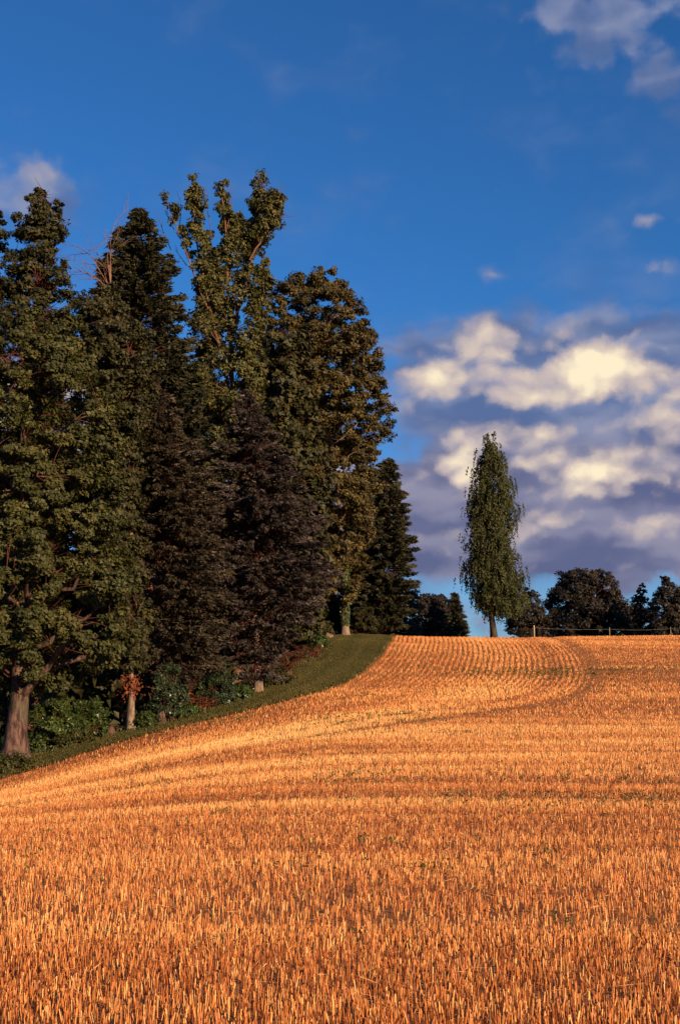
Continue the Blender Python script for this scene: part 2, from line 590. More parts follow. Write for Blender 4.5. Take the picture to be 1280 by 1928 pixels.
def sheet(name, X, Y, lift, mat, kind='structure'):
    Z = ground_z(X, Y) + lift
    r, c = X.shape
    v = np.stack([X, Y, Z], -1).reshape(-1, 3)
    i = np.arange(r - 1)[:, None] * c + np.arange(c - 1)[None]
    f = np.stack([i, i + 1, i + c + 1, i + c], -1).reshape(-1, 4)
    o = mesh_obj(name, v, f, mat, smooth=True)
    o['kind'] = kind
    return o


def warp(a, lo, hi, n, p=2.2):
    u = np.linspace(-1, 1, n)
    s = np.sign(u) * np.abs(u) ** p
    return np.where(s < 0, a + s * (a - lo), a + s * (hi - a))


gx = warp(0, -1500, 1500, 141, 2.6)
gy = warp(60, -1200, 2200, 151, 2.6)
X, Y = np.meshgrid(gx, gy)
tag(sheet('meadow', X, Y, -.06, M['meadow']), 'rough green meadow lying beyond the crest of the stubble field')

fy = np.r_[np.linspace(-30, 5, 20), np.linspace(5.5, FAR_EDGE, 170)]
u = np.linspace(0, 1, 110)
XL = np.where(fy < BC[0, 1], -90, bound_x(fy))
X = XL[:, None] + (95 - XL[:, None]) * u[None]
Y = np.repeat(fy[:, None], 110, 1)
tag(sheet('stubble_field', X, Y, 0.0, M['soil']), 'harvested field of brown soil and pale chaff under the stubble')

# wood-side edge of the mown verge
WOOD = np.array([(-90, 26), (-45, 37), (-25, 43.5)] + [at(px, py, D)[:2] for px, py, D in
                [(0, 1452, 47), (100, 1415, 49), (200, 1388, 51.5), (300, 1366, 53.5), (400, 1342, 56), (480, 1315, 59.5), (530, 1285, 63.5),
                 (565, 1252, 69), (592, 1222, 76), (612, 1202, 84), (626, 1194, 92)]] + [(-.4, 99), (-.2, 106)])
WC = smooth_curve(WOOD)
BC2 = np.vstack([BC, [(4.6, 106)]])
BC2 = smooth_curve(BC2)
u = np.linspace(-.02, 1, 26)
X = BC2[:, 0:1] + (WC[:, 0:1] - BC2[:, 0:1]) * u[None]
Y = BC2[:, 1:2] + (WC[:, 1:2] - BC2[:, 1:2]) * u[None]
tag(sheet('grass_verge', X, Y, .025, M['verge']), 'strip of mown grass curving between the wood and the stubble')
u = np.linspace(-.01, 1, 40)
TO = np.stack([np.linspace(-110, -18, len(WC)), np.linspace(100, 150, len(WC))], -1)
X = WC[:, 0:1] + (TO[:, 0:1] - WC[:, 0:1]) * u[None]
Y = WC[:, 1:2] + (TO[:, 1:2] - WC[:, 1:2]) * u[None]
tag(sheet('forest_floor', X, Y, .012, M['litter']), 'brown leaf litter on the ground inside the wood')

# ------------------------------------------------------------------ stubble
HEADLAND = 11.6


def scatter_wedge(d0, d1, dens, margin):
    w0, w1 = .29, .29
    n = int(dens * (.29 * (d1 * d1 - d0 * d0) + 2 * margin * (d1 - d0)))
    # uniform over the wedge |x| < .29 y + margin
    y = np.sqrt(rng.random(n) * (d1 * d1 - d0 * d0) + d0 * d0)
    keep = rng.random(n) < 1.0
    x = (rng.random(n) * 2 - 1) * (.29 * y + margin)
    return x[keep], y[keep]


def stubble_points(d0, d1, dens, margin, jit):
    x, y = scatter_wedge(d0, d1, dens, margin)
    dist, nx, ny = bound_dist(x, y)
    inside = (x > bound_x(y) + .05) & (y < FAR_EDGE - .2)
    x, y, dist, nx, ny = x[inside], y[inside], dist[inside], nx[inside], ny[inside]
    head = dist < HEADLAND + .5 * vnoise(x * .3, y * .3, 3)
    # headland rows follow the edge of the field, the others run across the slope
    sp = np.clip(.15 + (y - 45) * .0042, .15, .33)
    sp = np.where(y > 45, .30, .15)
    q = dist
    sh = np.round(q / sp) * sp + rng.normal(size=len(x)) * sp * jit - q
    xa, ya = x + nx * sh, y + ny * sh
    bend = .035 * x + .5 * np.sin(x * .06)
    sp2 = np.where(y > 40, .30, .15)
    q2 = y + bend
    sh2 = np.round(q2 / sp2) * sp2 + rng.normal(size=len(x)) * sp2 * jit - q2
    x = np.where(head, xa, x)
    y = np.where(head, ya, y + sh2)
    return x, y, dist, head


def wheel_marks(x, y, dist, head):
    """0..1, where tyres and the straw swath pressed the stubble down"""
    m = np.exp(-((dist - HEADLAND) / .55) ** 2) * .9
    m = np.maximum(m, np.exp(-((dist - HEADLAND + 1.9) / .3) ** 2) * .55)
    q = y + .035 * x + .5 * np.sin(x * .06) + .25 * vnoise(x * .15, y * .2, 9)
    for c, w, a in [(13.1, .16, .8), (14.7, .16, .75), (18.6, .3, .55), (22.6, .2, .8), (24.3, .22, .7), (27.5, .35, .5), (30.2, .3, .5), (33.5, .25, .9), (35.2, .25, .85), (40, .35, .5),
                    (45, .3, .8), (47, .3, .75), (53, .4, .6), (58, .35, .8), (60.2, .35, .8), (68, .5, .7), (75, .5, .7), (83, .5, .7), (91, .5, .6)]:
        k = np.exp(-((q - c) / w) ** 2) * a * np.clip(.75 + .8 * vnoise(x * .12 + c * 7, y * .05, 21), 0, 1)
        m = np.maximum(m, np.where(head, 0, k))
    return m


def stalks(d0, d1, dens, margin, jit, sides, hgt, wid, name, label):
    x, y, dist, head = stubble_points(d0, d1, dens, margin, jit)
    mk = wheel_marks(x, y, dist, head)
    patch = vnoise(x * .10, y * .55, 5) * .6 + vnoise(x * .35, y * 1.5, 6) * .45
    q = y + .035 * x + .5 * np.sin(x * .06) + .3 * vnoise(x * .13, y * .2, 9)
    qb = np.where(head, dist + 100, q)
    lq = np.log(np.maximum(qb, 1))
    band = (vnoise(lq * 13, x * .05, 41) * .6 + vnoise(lq * 34, x * .11, 42) * .42 + vnoise(lq * 85, x * .16, 44) * .34) * np.clip((y - 5) / 10, .3, 1) + .25 * vnoise(x * .5, y * .9, 43) * np.clip((22 - y) / 10, 0, 1)
    keep = rng.random(len(x)) < (1 - .72 * mk) * np.clip(1 + .5 * band, .3, 1) * np.clip(.92 + .35 * patch, .25, 1)
    small = vnoise(x * 2.5, y * 3.2, 8)
    keep &= rng.random(len(x)) < np.clip(.95 + .9 * np.minimum(small + .25, 0), .1, 1)
    x, y, dist, head, mk, patch, q, band = [a[keep] for a in (x, y, dist, head, mk, patch, q, band)]
    n = len(x)
    z = ground_z(x, y)
    h = hgt * np.clip(1 + .22 * rng.normal(size=n) + .20 * patch + .35 * band, .35, 1.7) * (1 - .45 * mk)
    lean = rng.normal(size=(n, 2)) * .13
    broken = rng.random(n) < .06 + .1 * mk
    lean[broken] *= 5.5
    top = np.stack([x + lean[:, 0] * h, y + lean[:, 1] * h, z + h * np.where(broken, .6, 1)], -1)
    bot = np.stack([x, y, z - .015], -1)
    w = wid * np.clip(1 + .3 * rng.normal(size=n), .4, 1.8)
    a0 = rng.random(n) * math.pi * 2
    if sides == 3:
        k = 3
        ang = a0[:, None] + np.arange(3)[None] * 2 * math.pi / 3
        off = np.stack([np.cos(ang), np.sin(ang), np.zeros_like(ang)], -1) * (w * .55)[:, None, None]
        v = np.concatenate([bot[:, None] + off, top[:, None] + off * .8], 1)
        base = np.arange(n)[:, None, None] * 6
        quad = np.array([(0, 1, 4, 3), (1, 2, 5, 4), (2, 0, 3, 5)])[None]
        f = (quad + base).reshape(-1, 4)
        per = 3
    else:
        off = np.stack([np.cos(a0), np.sin(a0), 0 * a0], -1) * (w * .5)[:, None]
        v = np.stack([bot - off, bot + off, top + off * .8, top - off * .8], 1)
        f = np.arange(n * 4).reshape(-1, 4)
        per = 1
    hue = vnoise(x * .05, y * .30 + x * .01, 14) * .22 + vnoise(x * .10, y * .9, 15) * .10
    pale_line = np.zeros(n)
    for c, w_, a_, x0 in [(34.6, .32, .42, -3), (37.0, .4, .35, -3), (26.6, .3, .25, -9), (20.6, .22, .2, -9), (50, .5, .3, 2), (57, .5, .25, 4), (69, .7, .22, 8)]:
        pale_line += np.where(head, 0, a_ * np.exp(-((q - c) / w_) ** 2) * np.clip((x - x0) * .5, 0, 1))
    tint = np.clip(.45 + .19 * rng.normal(size=n) + .10 * patch + hue + .42 * band + pale_line - .30 * mk, 0, 1)
    pale = rng.random(n) < .13
    tint[pale] = .8 + .2 * rng.random(pale.sum())
    o = mesh_obj(name, v.reshape(-1, 3), f, M['straw'], tint=np.repeat(tint, per))
    return tag(o, label, 'stubble', kind='stuff')


stalks(5.2, 9.5, 1250, 1.2, .28, 3, .078, .0052, 'stubble', 'golden cut straw stalks standing in the near foreground')
stalks(9.5, 24, 980, 1.6, .26, 1, .072, .0058, 'stubble', 'golden stubble just beyond the near foreground')
stalks(24, 46, 470, 2.5, .22, 1, .076, .0076, 'stubble', 'golden stubble in the middle of the field')
stalks(46, 97, 200, 4, .18, 1, .092, .0135, 'stubble', 'orange stubble rows climbing to the crest of the field')


def litter_straw():
    x, y = scatter_wedge(5.2, 40, 34, 2)
    ok = x > bound_x(y) + .1
    x, y = x[ok], y[ok]
    n = len(x)
    c = np.stack([x, y, ground_z(x, y) + .02 + .07 * rng.random(n) ** 2], -1)
    a = rng.random(n) * math.pi * 2
    ax = np.stack([np.cos(a), np.sin(a), rng.normal(size=n) * .25], -1)
    nrm = np.stack([rng.normal(size=n) * .4, rng.normal(size=n) * .4, np.ones(n)], -1)
    v, f = leaf_quads(c, ax, nrm, .06 + .16 * rng.random(n), np.clip(.006 + .0002 * y, .006, .014))
    o = mesh_obj('loose_straw', v, f, M['straw'], tint=np.clip(.6 + .25 * rng.normal(size=n), 0, 1))
    tag(o, 'loose broken straw lying among the stubble', 'straw', kind='stuff')


litter_straw()


def weeds():
    x, y = scatter_wedge(5.5, 80, 26, 2)
    patch = vnoise(x * .12 + 4, y * .28, 31) * .7 + vnoise(x * .5, y * .9, 32) * .45
    ok = (x > bound_x(y) + .2) & (rng.random(len(x)) < np.clip(patch * 1.1 - .5, .01, 1) * np.clip(y / 25, .2, 1) + .8 * np.exp(-((x - 5.2) / 3.0) ** 2 - ((y - 20.5) / 1.3) ** 2) + .6 * np.exp(-((x - .6) / 2.2) ** 2 - ((y - 46) / 1.6) ** 2) + .5 * np.exp(-((x - 10) / 3.5) ** 2 - ((y - 66) / 2) ** 2))
    x, y = x[ok], y[ok]
    k = 6
    n = len(x) * k
    X_ = np.repeat(x, k) + rng.normal(size=n) * .035
    Y_ = np.repeat(y, k) + rng.normal(size=n) * .035
    size = np.clip(.035 + .0009 * Y_, .035, .09)
    c = np.stack([X_, Y_, np.repeat(ground_z(x, y), k) + .02 + .07 * rng.random(n)], -1)
    ax = rand_dirs(n) + [0, 0, .5]
    v, f = leaf_quads(c, ax, rand_dirs(n) + [0, 0, .6], size * (1 + .5 * rng.random(n)), size * .5)
    o = mesh_obj('weeds', v, f, M['weed'], tint=np.clip(.5 + .25 * rng.normal(size=n), 0, 1))
    tag(o, 'low green weeds sprouting between the stubble rows', 'weeds', kind='stuff')


weeds()


def verge_grass():
    n = 85000
    s = rng.random(n) * .98
    i = s * (len(BC2) - 1)
    b0 = np.stack([np.interp(i, np.arange(len(BC2)), BC2[:, k]) for k in range(2)], -1)
    w0 = np.stack([np.interp(i, np.arange(len(WC)), WC[:, k]) for k in range(2)], -1)
    u_ = rng.random(n) * 1.03 - .015
    p = b0 + (w0 - b0) * u_[:, None]
    ok = (p[:, 0] > -.31 * p[:, 1] - 3)
    p, u_ = p[ok], u_[ok]
    n = len(p)
    track = np.exp(-((u_ - .35) / .05) ** 2) + np.exp(-((u_ - .7) / .05) ** 2)
    edge = np.clip((np.abs(u_ - .5) - .44) * 14, 0, 1)
    h = (.05 + .04 * rng.random(n)) * (1 - .45 * track) * (1 + 3.2 * edge * rng.random(n))
    z = ground_z(p[:, 0], p[:, 1]) + .02
    c = np.stack([p[:, 0], p[:, 1], z + h * .45], -1)
    ax = np.stack([rng.normal(size=n) * .45, rng.normal(size=n) * .45, np.ones(n)], -1)
    a = rng.random(n) * math.pi * 2
    nrm = np.stack([np.cos(a), np.sin(a), np.zeros(n)], -1)
    v, f = leaf_quads(c, ax, nrm, h, .02 + .02 * rng.random(n))
    tint = np.clip(.45 + .2 * rng.normal(size=n) + .22 * vnoise(p[:, 0] * .6, p[:, 1] * .25, 4) + .35 * track - .25 * np.exp(-((u_ - .52) / .06) ** 2) + .18 * vnoise(u_ * 14, p[:, 1] * .12, 17), 0, 1)
    o = mesh_obj('grass', v, f, M['grass'], tint=tint)
    tag(o, 'short mown grass on the verge beside the wood', 'grass', kind='stuff')


verge_grass()

# ------------------------------------------------------------------ trees


class Envelope:
    """crown silhouette: rows of (py, left px, right px) at depth D, about an axis"""
    def __init__(self, rows, D, seed=0, deep=1.0):
        R = []
        for py, l, r in rows:
            a, b = at(l, py, D), at(r, py, D)
            R.append((a[2], a[0], b[0]))
        R.sort()
        self.z = np.array([r[0] for r in R])
        self.l = np.array([r[1] for r in R])
        self.r = np.array([r[2] for r in R])
        self.seed, self.D, self.deep = seed, D, deep
        self.zmin, self.zmax = self.z[0], self.z[-1]

    def mid(self, z):
        return (np.interp(z, self.z, self.l) + np.interp(z, self.z, self.r)) / 2

    def half(self, z):
        return (np.interp(z, self.z, self.r) - np.interp(z, self.z, self.l)) / 2

    def point(self, z, az, frac, rough=.1):
        """az 0 = right, -pi/2 = towards the camera"""
        n = vnoise(az * 1.6 + 40, z * .55, self.seed) * .6 + vnoise(az * 3.3 + 80, z * 1.1, self.seed + 1) * .4
        h = self.half(z) * (1 + rough * n)
        return np.stack([self.mid(z) + np.cos(az) * h * frac, self.D + np.sin(az) * h * frac * self.deep, z], -1)

    def sample_z(self, n, r):
        zz = np.linspace(self.zmin, self.zmax, 400)
        w = np.maximum(self.half(zz), .22 * self.half(zz).max())
        c = np.cumsum(w)
        return np.interp(r.random(n) * c[-1], c, zz)


def base_of(px, D):
    x = (px - 640) / F * D * 1.0
    # exact x for the row where the ground is hit
    for _ in range(3):
        z = float(ground_z(x, D))
        k = (z - EYE) / D
        # y of the ray in camera frame
        c, s = math.cos(PITCH), math.sin(PITCH)
        depth = c * D + s * (z - EYE)
        x = (px - 640) / F * depth
    return np.array([x, D, float(ground_z(x, D))])


def trunk_flare(k, sides, seed, amt):
    r = np.random.default_rng(seed)
    ph = r.random(4) * 6.28
    ang = np.arange(sides) / sides * 2 * math.pi
    lob = sum(np.cos(ang * m + ph[i]) for i, m in enumerate((2, 3, 5))) / 3
    return 1 + lob[None] * (amt * np.linspace(1, .25, k) ** 1.5)[:, None]


def add_trunk(T, pts, r0, r1, base_z, flare=.6, sides=12, seed=1, lumps=.18):
    pts = np.asarray(pts, float)
    d = np.r_[0, np.cumsum(np.linalg.norm(np.diff(pts, axis=0), axis=1))]
    s = np.r_[np.linspace(0, min(1.5, d[-1] * .2), 6), np.linspace(min(1.5, d[-1] * .2), d[-1], 14)[1:]]
    P = np.stack([np.interp(s, d, pts[:, k]) for k in range(3)], -1)
    r = np.random.default_rng(seed)
    P[5:, :2] += r.normal(size=(len(P) - 5, 2)) * r0 * .14
    rad = r0 + (r1 - r0) * (s / d[-1]) ** .9
    rad = rad * (1 + flare * np.exp(-s / .35) + .35 * flare * np.exp(-s / 1.1))
    P[0, 2] -= .25
    T.add(P, rad, sides, trunk_flare(len(P), sides, seed, lumps))
    return P, rad


def foliage_clumps(C, out_dir, cr, per, leaf, r, flat=.62, up=.55, droop=0.0, aspect=1.0):
    """leaf quads gathered in clumps"""
    n = len(C) * per
    ci = np.repeat(np.arange(len(C)), per)
    g = r.normal(size=(n, 3))
    g = unit(g) * (r.random((n, 1)) ** .45)
    rad = np.repeat(cr, per)[:, None]
    # finer sub-clumps break up the ball
    sub = r.normal(size=(len(C), 5, 3))
    sub = unit(sub) * r.random((len(C), 5, 1)) ** .4
    pick = r.integers(0, 5, n)
    off = sub[ci, pick] * .75 + g * .5
    off = off * rad * [1, 1, flat]
    c = C[ci] + off
    if droop:
        c[:, 2] -= droop * np.abs(r.normal(size=n)) * rad[:, 0]
    nrm = unit(out_dir[ci] * .5 + unit(off) * .45 + rand_dirs(n, r) * .75 + [0, 0, up])
    ax = unit(np.cross(nrm, rand_dirs(n, r)) + [0, 0, -.25])
    L = leaf * (.6 + .8 * r.random(n))
    v, f = leaf_tris(c, ax, nrm, L, L * aspect)
    ctint = np.repeat(r.normal(size=len(C)) * .16, per)
    tint = np.clip(.45 + ctint + .17 * r.normal(size=n), 0, 1)
    return v, f, tint


def shade_twigs(E, root, r, n, span=(.05, .5)):
    """added twigs whose reddish brown imitates maroon shade inside a crown"""
    z = E.sample_z(n, r)
    az = r.random(n) * 2 * math.pi
    c = E.point(z, az, span[0] + (span[1] - span[0]) * r.random(n) ** .7, .1)
    out = np.stack([np.cos(az), np.sin(az), np.full(n, .25)], -1)
    L = .5 + .6 * r.random(n)
    v, f = needle_tris(c, out + rand_dirs(n, r) * .7, rand_dirs(n, r), L, .03 + .05 * r.random(n))
    return tag(mesh_obj('shade_twigs', v, f, M['shade_twig'], root, tint=r.random(n)), kind='stuff')


def broadleaf(name, label, px, D, rows, leafmat, bark, trunk_r=.3, n=260, cr=.75, per=110, leaf=.13, seed=1, trunk_top=None,
              limbs=12, rough=.14, group=None, inner=.3, lean=None, flat=.62, trunk_path=None, front=.62, cat='tree', twigs=700):  # twigs: number of added twigs that tint the crown shade
    r = np.random.default_rng(seed)
    b = base_of(px, D)
    root = empty(name, b)
    tag(root, label, cat, group)
    E = Envelope(rows, D, seed)
    T = Tubes()
    ztop = E.zmax - (E.zmax - E.zmin) * .12 if trunk_top is None else at(0, trunk_top, D)[2]
    if trunk_path is None:
        zz = np.linspace(b[2], ztop, 6)
        mx = E.mid(np.clip(zz, E.zmin, E.zmax))
        k = np.clip((zz - b[2]) / max(ztop - b[2], .1), 0, 1) ** 1.4
        pts = np.stack([b[0] + (mx - b[0]) * k, np.full(6, D), zz], -1)
    else:
        pts = np.array([b] + [at(x, y, D) for x, y in trunk_path])
    P, rad = add_trunk(T, pts, trunk_r, trunk_r * .16, b[2], seed=seed)
    # main limbs
    skel = [P[6:]]
    for i in range(limbs):
        t = r.random() ** .8
        z1 = E.zmin + (E.zmax - E.zmin) * (.12 + .8 * t)
        az = -math.pi * (r.random() * 1.3 - .15)
        end = E.point(np.array([z1]), np.array([az]), .8, rough)[0]
        hz = math.hypot(end[0] - np.interp(z1, P[:, 2], P[:, 0]), end[1] - D)
        z0 = np.clip(z1 - hz * (.35 + .5 * r.random()), b[2] + (E.zmin - b[2]) * .55, P[-1, 2] - .2)
        st = np.array([np.interp(z0, P[:, 2], P[:, 0]), np.interp(z0, P[:, 2], P[:, 1]), z0])
        s = np.linspace(0, 1, 7)[:, None]
        L = st + (end - st) * s + np.array([0, 0, 1]) * np.sin(s * math.pi) * hz * .1
        L[1:-1] += r.normal(size=(5, 3)) * .05 * hz
        r0 = max(.035, np.interp(z0, P[:, 2], rad) * .5)
        T.add(L, np.linspace(r0, .018, 7), 6)
        skel.append(L[2:])
    skel = np.concatenate(skel)
    # leaf clumps through the crown
    z = E.sample_z(n, r)
    az = np.where(r.random(n) < front, -math.pi * r.random(n), math.pi * r.random(n))
    fr = np.where(r.random(n) < inner, r.random(n) * .75, .78 + .22 * r.random(n))
    C = E.point(z, az, fr, rough)
    ctr = np.stack([E.mid(z), np.full(n, D), z - .25 * E.half(z)], -1)
    out_dir = unit(C - ctr)
    size = cr * (.65 + .7 * r.random(n)) * np.clip(E.half(z) / (2.2 * cr), .45, 1)
    C = C - out_dir * (size * .35)[:, None]
    B = Tubes()
    for c in C:
        d = np.linalg.norm(skel - c, axis=1) + np.maximum(0, skel[:, 2] - c[2]) * 1.5
        near = np.argsort(d)[:7]
        s = skel[near[r.integers(0, 7)]]
        if np.linalg.norm(c - s) > 2.0:
            continue
        m = (s + c) / 2 + r.normal(size=3) * .06 * np.linalg.norm(c - s) + [0, 0, .05]
        B.add(np.array([s, m, c]), [.015, .010, .005], 4)
    parts = [shade_twigs(E, root, r, twigs)] if twigs else []
    if B.n and len(B.v) > 12:
        parts.append(tag(B.build('branches', M['bark_dark'], root), kind='stuff'))
    tr = T.build('trunk', bark, root)
    v, f, tint = foliage_clumps(C, out_dir, size, per, leaf, r, flat)
    cw = mesh_obj('crown', v, f, leafmat, root, tint=tint)
    for o in [tr, cw] + parts:
        o.matrix_parent_inverse = mathutils.Matrix.Translation(-mathutils.Vector(b))
    return root


def needle_tris(c, axis, normal, length, width):
    """needled shoots: slim triangles, base to tip"""
    axis = unit(axis)
    side = unit(np.cross(normal, axis))
    L, W = np.asarray(length)[:, None], np.asarray(width)[:, None]
    v = np.stack([c - axis * L * .5 + side * W * .5, c + axis * L * .5, c - axis * L * .5 - side * W * .5], 1).reshape(-1, 3)
    return v, np.arange(len(c) * 3).reshape(-1, 3)


def conifer(name, label, px, D, rows, mat, bark, trunk_r=.28, n=420, seed=1, twig=.5, group=None, droop=.28, rough=.12, upturn=.25,
            dens=13, needle=(.24, .09), back=.45, m=4):
    """spruce or fir: many boughs, each a spray of needled twigs that hang and overlap"""
    r = np.random.default_rng(seed)
    b = base_of(px, D)
    root = empty(name, b)
    tag(root, label, 'tree', group)
    E = Envelope(rows, D, seed)
    T = Tubes()
    apex = np.array([E.mid(E.zmax), D, E.zmax])
    pts = np.stack([np.linspace(b[k], apex[k], 6) for k in range(3)], -1)
    P, rad = add_trunk(T, pts, trunk_r, .015, b[2], flare=.35, seed=seed, lumps=.1)
    S, A, Nn, Ln, Wd, Ti = [], [], [], [], [], []
    zs = E.sample_z(n, r)
    zs[: n // 4] = E.zmin + (E.zmax - E.zmin) * (1 - .5 * r.random(n // 4) ** 1.5)     # keep the spire well clothed
    for zi in zs:
        az = r.random() * 2 * math.pi
        if math.sin(az) > .25 and r.random() > back:
            az = -az
        end = E.point(np.array([zi]), np.array([az]), .62 + .44 * r.random() ** .9, rough)[0]
        ax0 = np.array([np.interp(zi, P[:, 2], P[:, 0]), np.interp(zi, P[:, 2], P[:, 1]), zi])
        hv = end - ax0
        hv[2] = 0
        L = np.linalg.norm(hv)
        if L < .06:
            continue
        hd = hv / L
        dr = droop * (.6 + .8 * r.random())
        ax0[2] += dr * L * .7
        s = np.linspace(0, 1, 6)
        curve = ax0 + hd * (s * L)[:, None] + np.array([0, 0, 1.0]) * (-dr * L * (s ** .85) + upturn * L * s ** 3 * .5)[:, None]
        T.add(curve[:5], np.linspace(.012 + .008 * L, .006, 5), 3)
        side = np.array([-hd[1], hd[0], 0])
        nt = max(5, int(dens * L * (.8 + .4 * r.random())))
        u = .2 + .8 * r.random(nt) ** .7
        p = np.stack([np.interp(u, s, curve[:, q]) for q in range(3)], -1)
        sg = np.where(r.random(nt) < .5, -1, 1)[:, None]
        spread = (1.02 - u)[:, None]
        tl = np.clip(twig * L * .62 * spread[:, 0] + .12 + .15 * r.random(nt), .14, 1.0)
        dirn = unit(hd * (.75 + .4 * u[:, None]) + side * sg * (.35 + .75 * spread) * (.6 + .6 * r.random((nt, 1))) + np.stack([r.normal(size=nt) * .15, r.normal(size=nt) * .15, -.10 - .45 * r.random(nt) + .3 * u], -1))
        t0 = .42 + .20 * r.normal()
        for q in range(m):
            fr = (q + .5) / m
            S.append(p + dirn * (tl * fr)[:, None] + r.normal(size=(nt, 3)) * .045 + np.array([0, 0, -1]) * (tl * fr * fr * .3)[:, None])
            A.append(dirn + rand_dirs(nt, r) * .6)
            Nn.append(unit(np.array([0, 0, .6]) + hd * .4 + rand_dirs(nt, r)))
            Ln.append(needle[0] * (.7 + .6 * r.random(nt)))
            Wd.append(needle[1] * (.7 + .6 * r.random(nt)))
            Ti.append(t0 + .14 * r.normal(size=nt) + .16 * (u - .6) + .08 * fr)
    k = 60
    u = r.random(k)
    S.append(np.stack([np.full(k, apex[0]), np.full(k, apex[1]), apex[2] - 1.2 * u + .1], -1) + r.normal(size=(k, 3)) * (.03 + .12 * u)[:, None])
    A.append(rand_dirs(k, r) * .6 + [0, 0, .7])
    Nn.append(rand_dirs(k, r))
    Ln.append(np.full(k, needle[0]))
    Wd.append(np.full(k, needle[1]))
    Ti.append(np.full(k, .5))
    S, A, Nn = np.concatenate(S), np.concatenate(A), np.concatenate(Nn)
    v, f = needle_tris(S, A, Nn, np.concatenate(Ln), np.concatenate(Wd))
    tr = T.build('trunk', bark, root)
    cw = mesh_obj('crown', v, f, mat, root, tint=np.clip(np.concatenate(Ti), 0, 1))
    tw = shade_twigs(E, root, r, 3000, (.05, .55))
    for o in (tr, cw, tw):
        o.matrix_parent_inverse = mathutils.Matrix.Translation(-mathutils.Vector(b))
    return root


WOODG = 'trees along the edge of the wood'
FARG = 'trees beyond the crest'

# --- front of the wood, left to right
broadleaf('oak_tree', 'big oak with thick sunlit trunk at the left edge of the photo', 28, 48,
          [(575, 30, 110), (620, 0, 165), (700, -70, 215), (770, -130, 232), (850, -160, 243), (950, -170, 246), (1040, -160, 268), (1120, -150, 275), (1190, -130, 280), (1235, -100, 255), (1270, -60, 190), (1292, -10, 80)],
          M['oak'], M['bark_oak'], trunk_r=.40, n=500, cr=.56, per=330, leaf=.125, seed=11, limbs=20, rough=.16, group=WOODG)
broadleaf('tall_oak_tree', 'tall open-crowned tree, its thin top rising above the big left oak', 55, 55,
          [(352, 68, 88), (385, 52, 118), (410, 28, 122), (450, 22, 140), (500, 2, 150), (560, -10, 165), (640, -20, 178), (720, -25, 180), (800, -20, 170), (900, -20, 160)],
          M['oak_dark'], M['bark_dark'], trunk_r=.30, n=380, cr=.50, per=190, leaf=.125, seed=12, limbs=16, rough=.35, group=WOODG, inner=.5)
broadleaf('oak_tree', 'crown at the upper left edge, only its right fringe in view', -75, 55,
          [(395, -30, 5), (430, -70, 22), (500, -130, 22), (600, -190, 18), (720, -200, 20), (850, -190, 10)],
          M['oak_dark'], M['bark_dark'], trunk_r=.3, n=200, cr=.55, per=170, leaf=.13, seed=13, limbs=10, rough=.3, group=WOODG)
broadleaf('oak_tree', 'oak whose slim lit trunk wears a rusty creeper, second trunk from left', 246, 53.5,
          [(548, 155, 215), (585, 140, 250), (640, 135, 288), (700, 140, 298), (760, 150, 290), (830, 170, 275), (920, 180, 270), (1000, 190, 275), (1100, 200, 280), (1200, 205, 290), (1262, 215, 285)],
          M['oak_dark'], M['bark_pale'], trunk_r=.155, n=430, cr=.54, per=200, leaf=.125, seed=14, limbs=12, rough=.2, group=WOODG)
conifer('fir_tree', 'dark dense fir with a pointed top behind the left oaks', 285, 62,
        [(398, 255, 273), (420, 238, 292), (450, 218, 310), (490, 192, 330), (550, 172, 352), (620, 190, 352), (700, 185, 372), (800, 180, 395), (900, 185, 400), (1050, 190, 405)],
        M['fir'], M['bark_dark'], trunk_r=.3, n=620, seed=15, droop=.10, dens=22, rough=.22, needle=(.27, .12), group=WOODG)
conifer('spruce_tree', 'brownish spruce between the big oak and the grey spruce', 312, 56.5,
        [(712, 283, 289), (745, 250, 322), (810, 225, 365), (880, 215, 398), (960, 215, 420), (1050, 225, 436), (1120, 235, 446), (1180, 255, 432), (1240, 285, 415), (1290, 300, 400)],
        M['spruce'], M['bark_dark'], trunk_r=.26, n=430, seed=16, droop=.34, dens=26, rough=.34, group=WOODG, needle=(.22, .085))
conifer('spruce_tree', 'grey-green spruce in the front of the wood with a lit trunk foot', 487, 59.5,
        [(738, 463, 467), (775, 435, 496), (825, 408, 532), (890, 392, 565), (960, 375, 598), (1050, 362, 622), (1120, 355, 636), (1170, 362, 606), (1200, 385, 566), (1235, 405, 538), (1275, 430, 522)],
        M['blue_spruce'], M['bark_pale'], trunk_r=.20, n=450, seed=17, droop=.34, dens=26, rough=.32, group=WOODG, needle=(.23, .085))
broadleaf('beech_tree', 'large beech with ivy-clad trunk at the right end of the wood', 650, 88,
          [(512, 575, 632), (530, 530, 650), (570, 495, 682), (620, 465, 705), (660, 452, 730), (720, 445, 738), (790, 445, 738), (850, 455, 728), (905, 470, 722), (960, 505, 716), (1010, 505, 712), (1060, 520, 705), (1095, 545, 698), (1128, 585, 685)],
          M['beech'], M['bark_pale'], trunk_r=.20, n=860, cr=.68, per=250, leaf=.16, seed=18, limbs=20, rough=.14, group=WOODG, flat=.6, inner=.34)
conifer('spruce_tree', 'dark spruce with ragged tips against the clouds right of the beech', 712, 95,
        [(866, 726, 738), (888, 698, 750), (930, 676, 762), (1000, 650, 774), (1050, 640, 780), (1085, 636, 786), (1110, 640, 780), (1150, 650, 774), (1186, 655, 776)],
        M['fir'], M['bark_dark'], trunk_r=.24, n=470, seed=19, droop=.30, dens=18, rough=.26, needle=(.36, .13), group=WOODG)


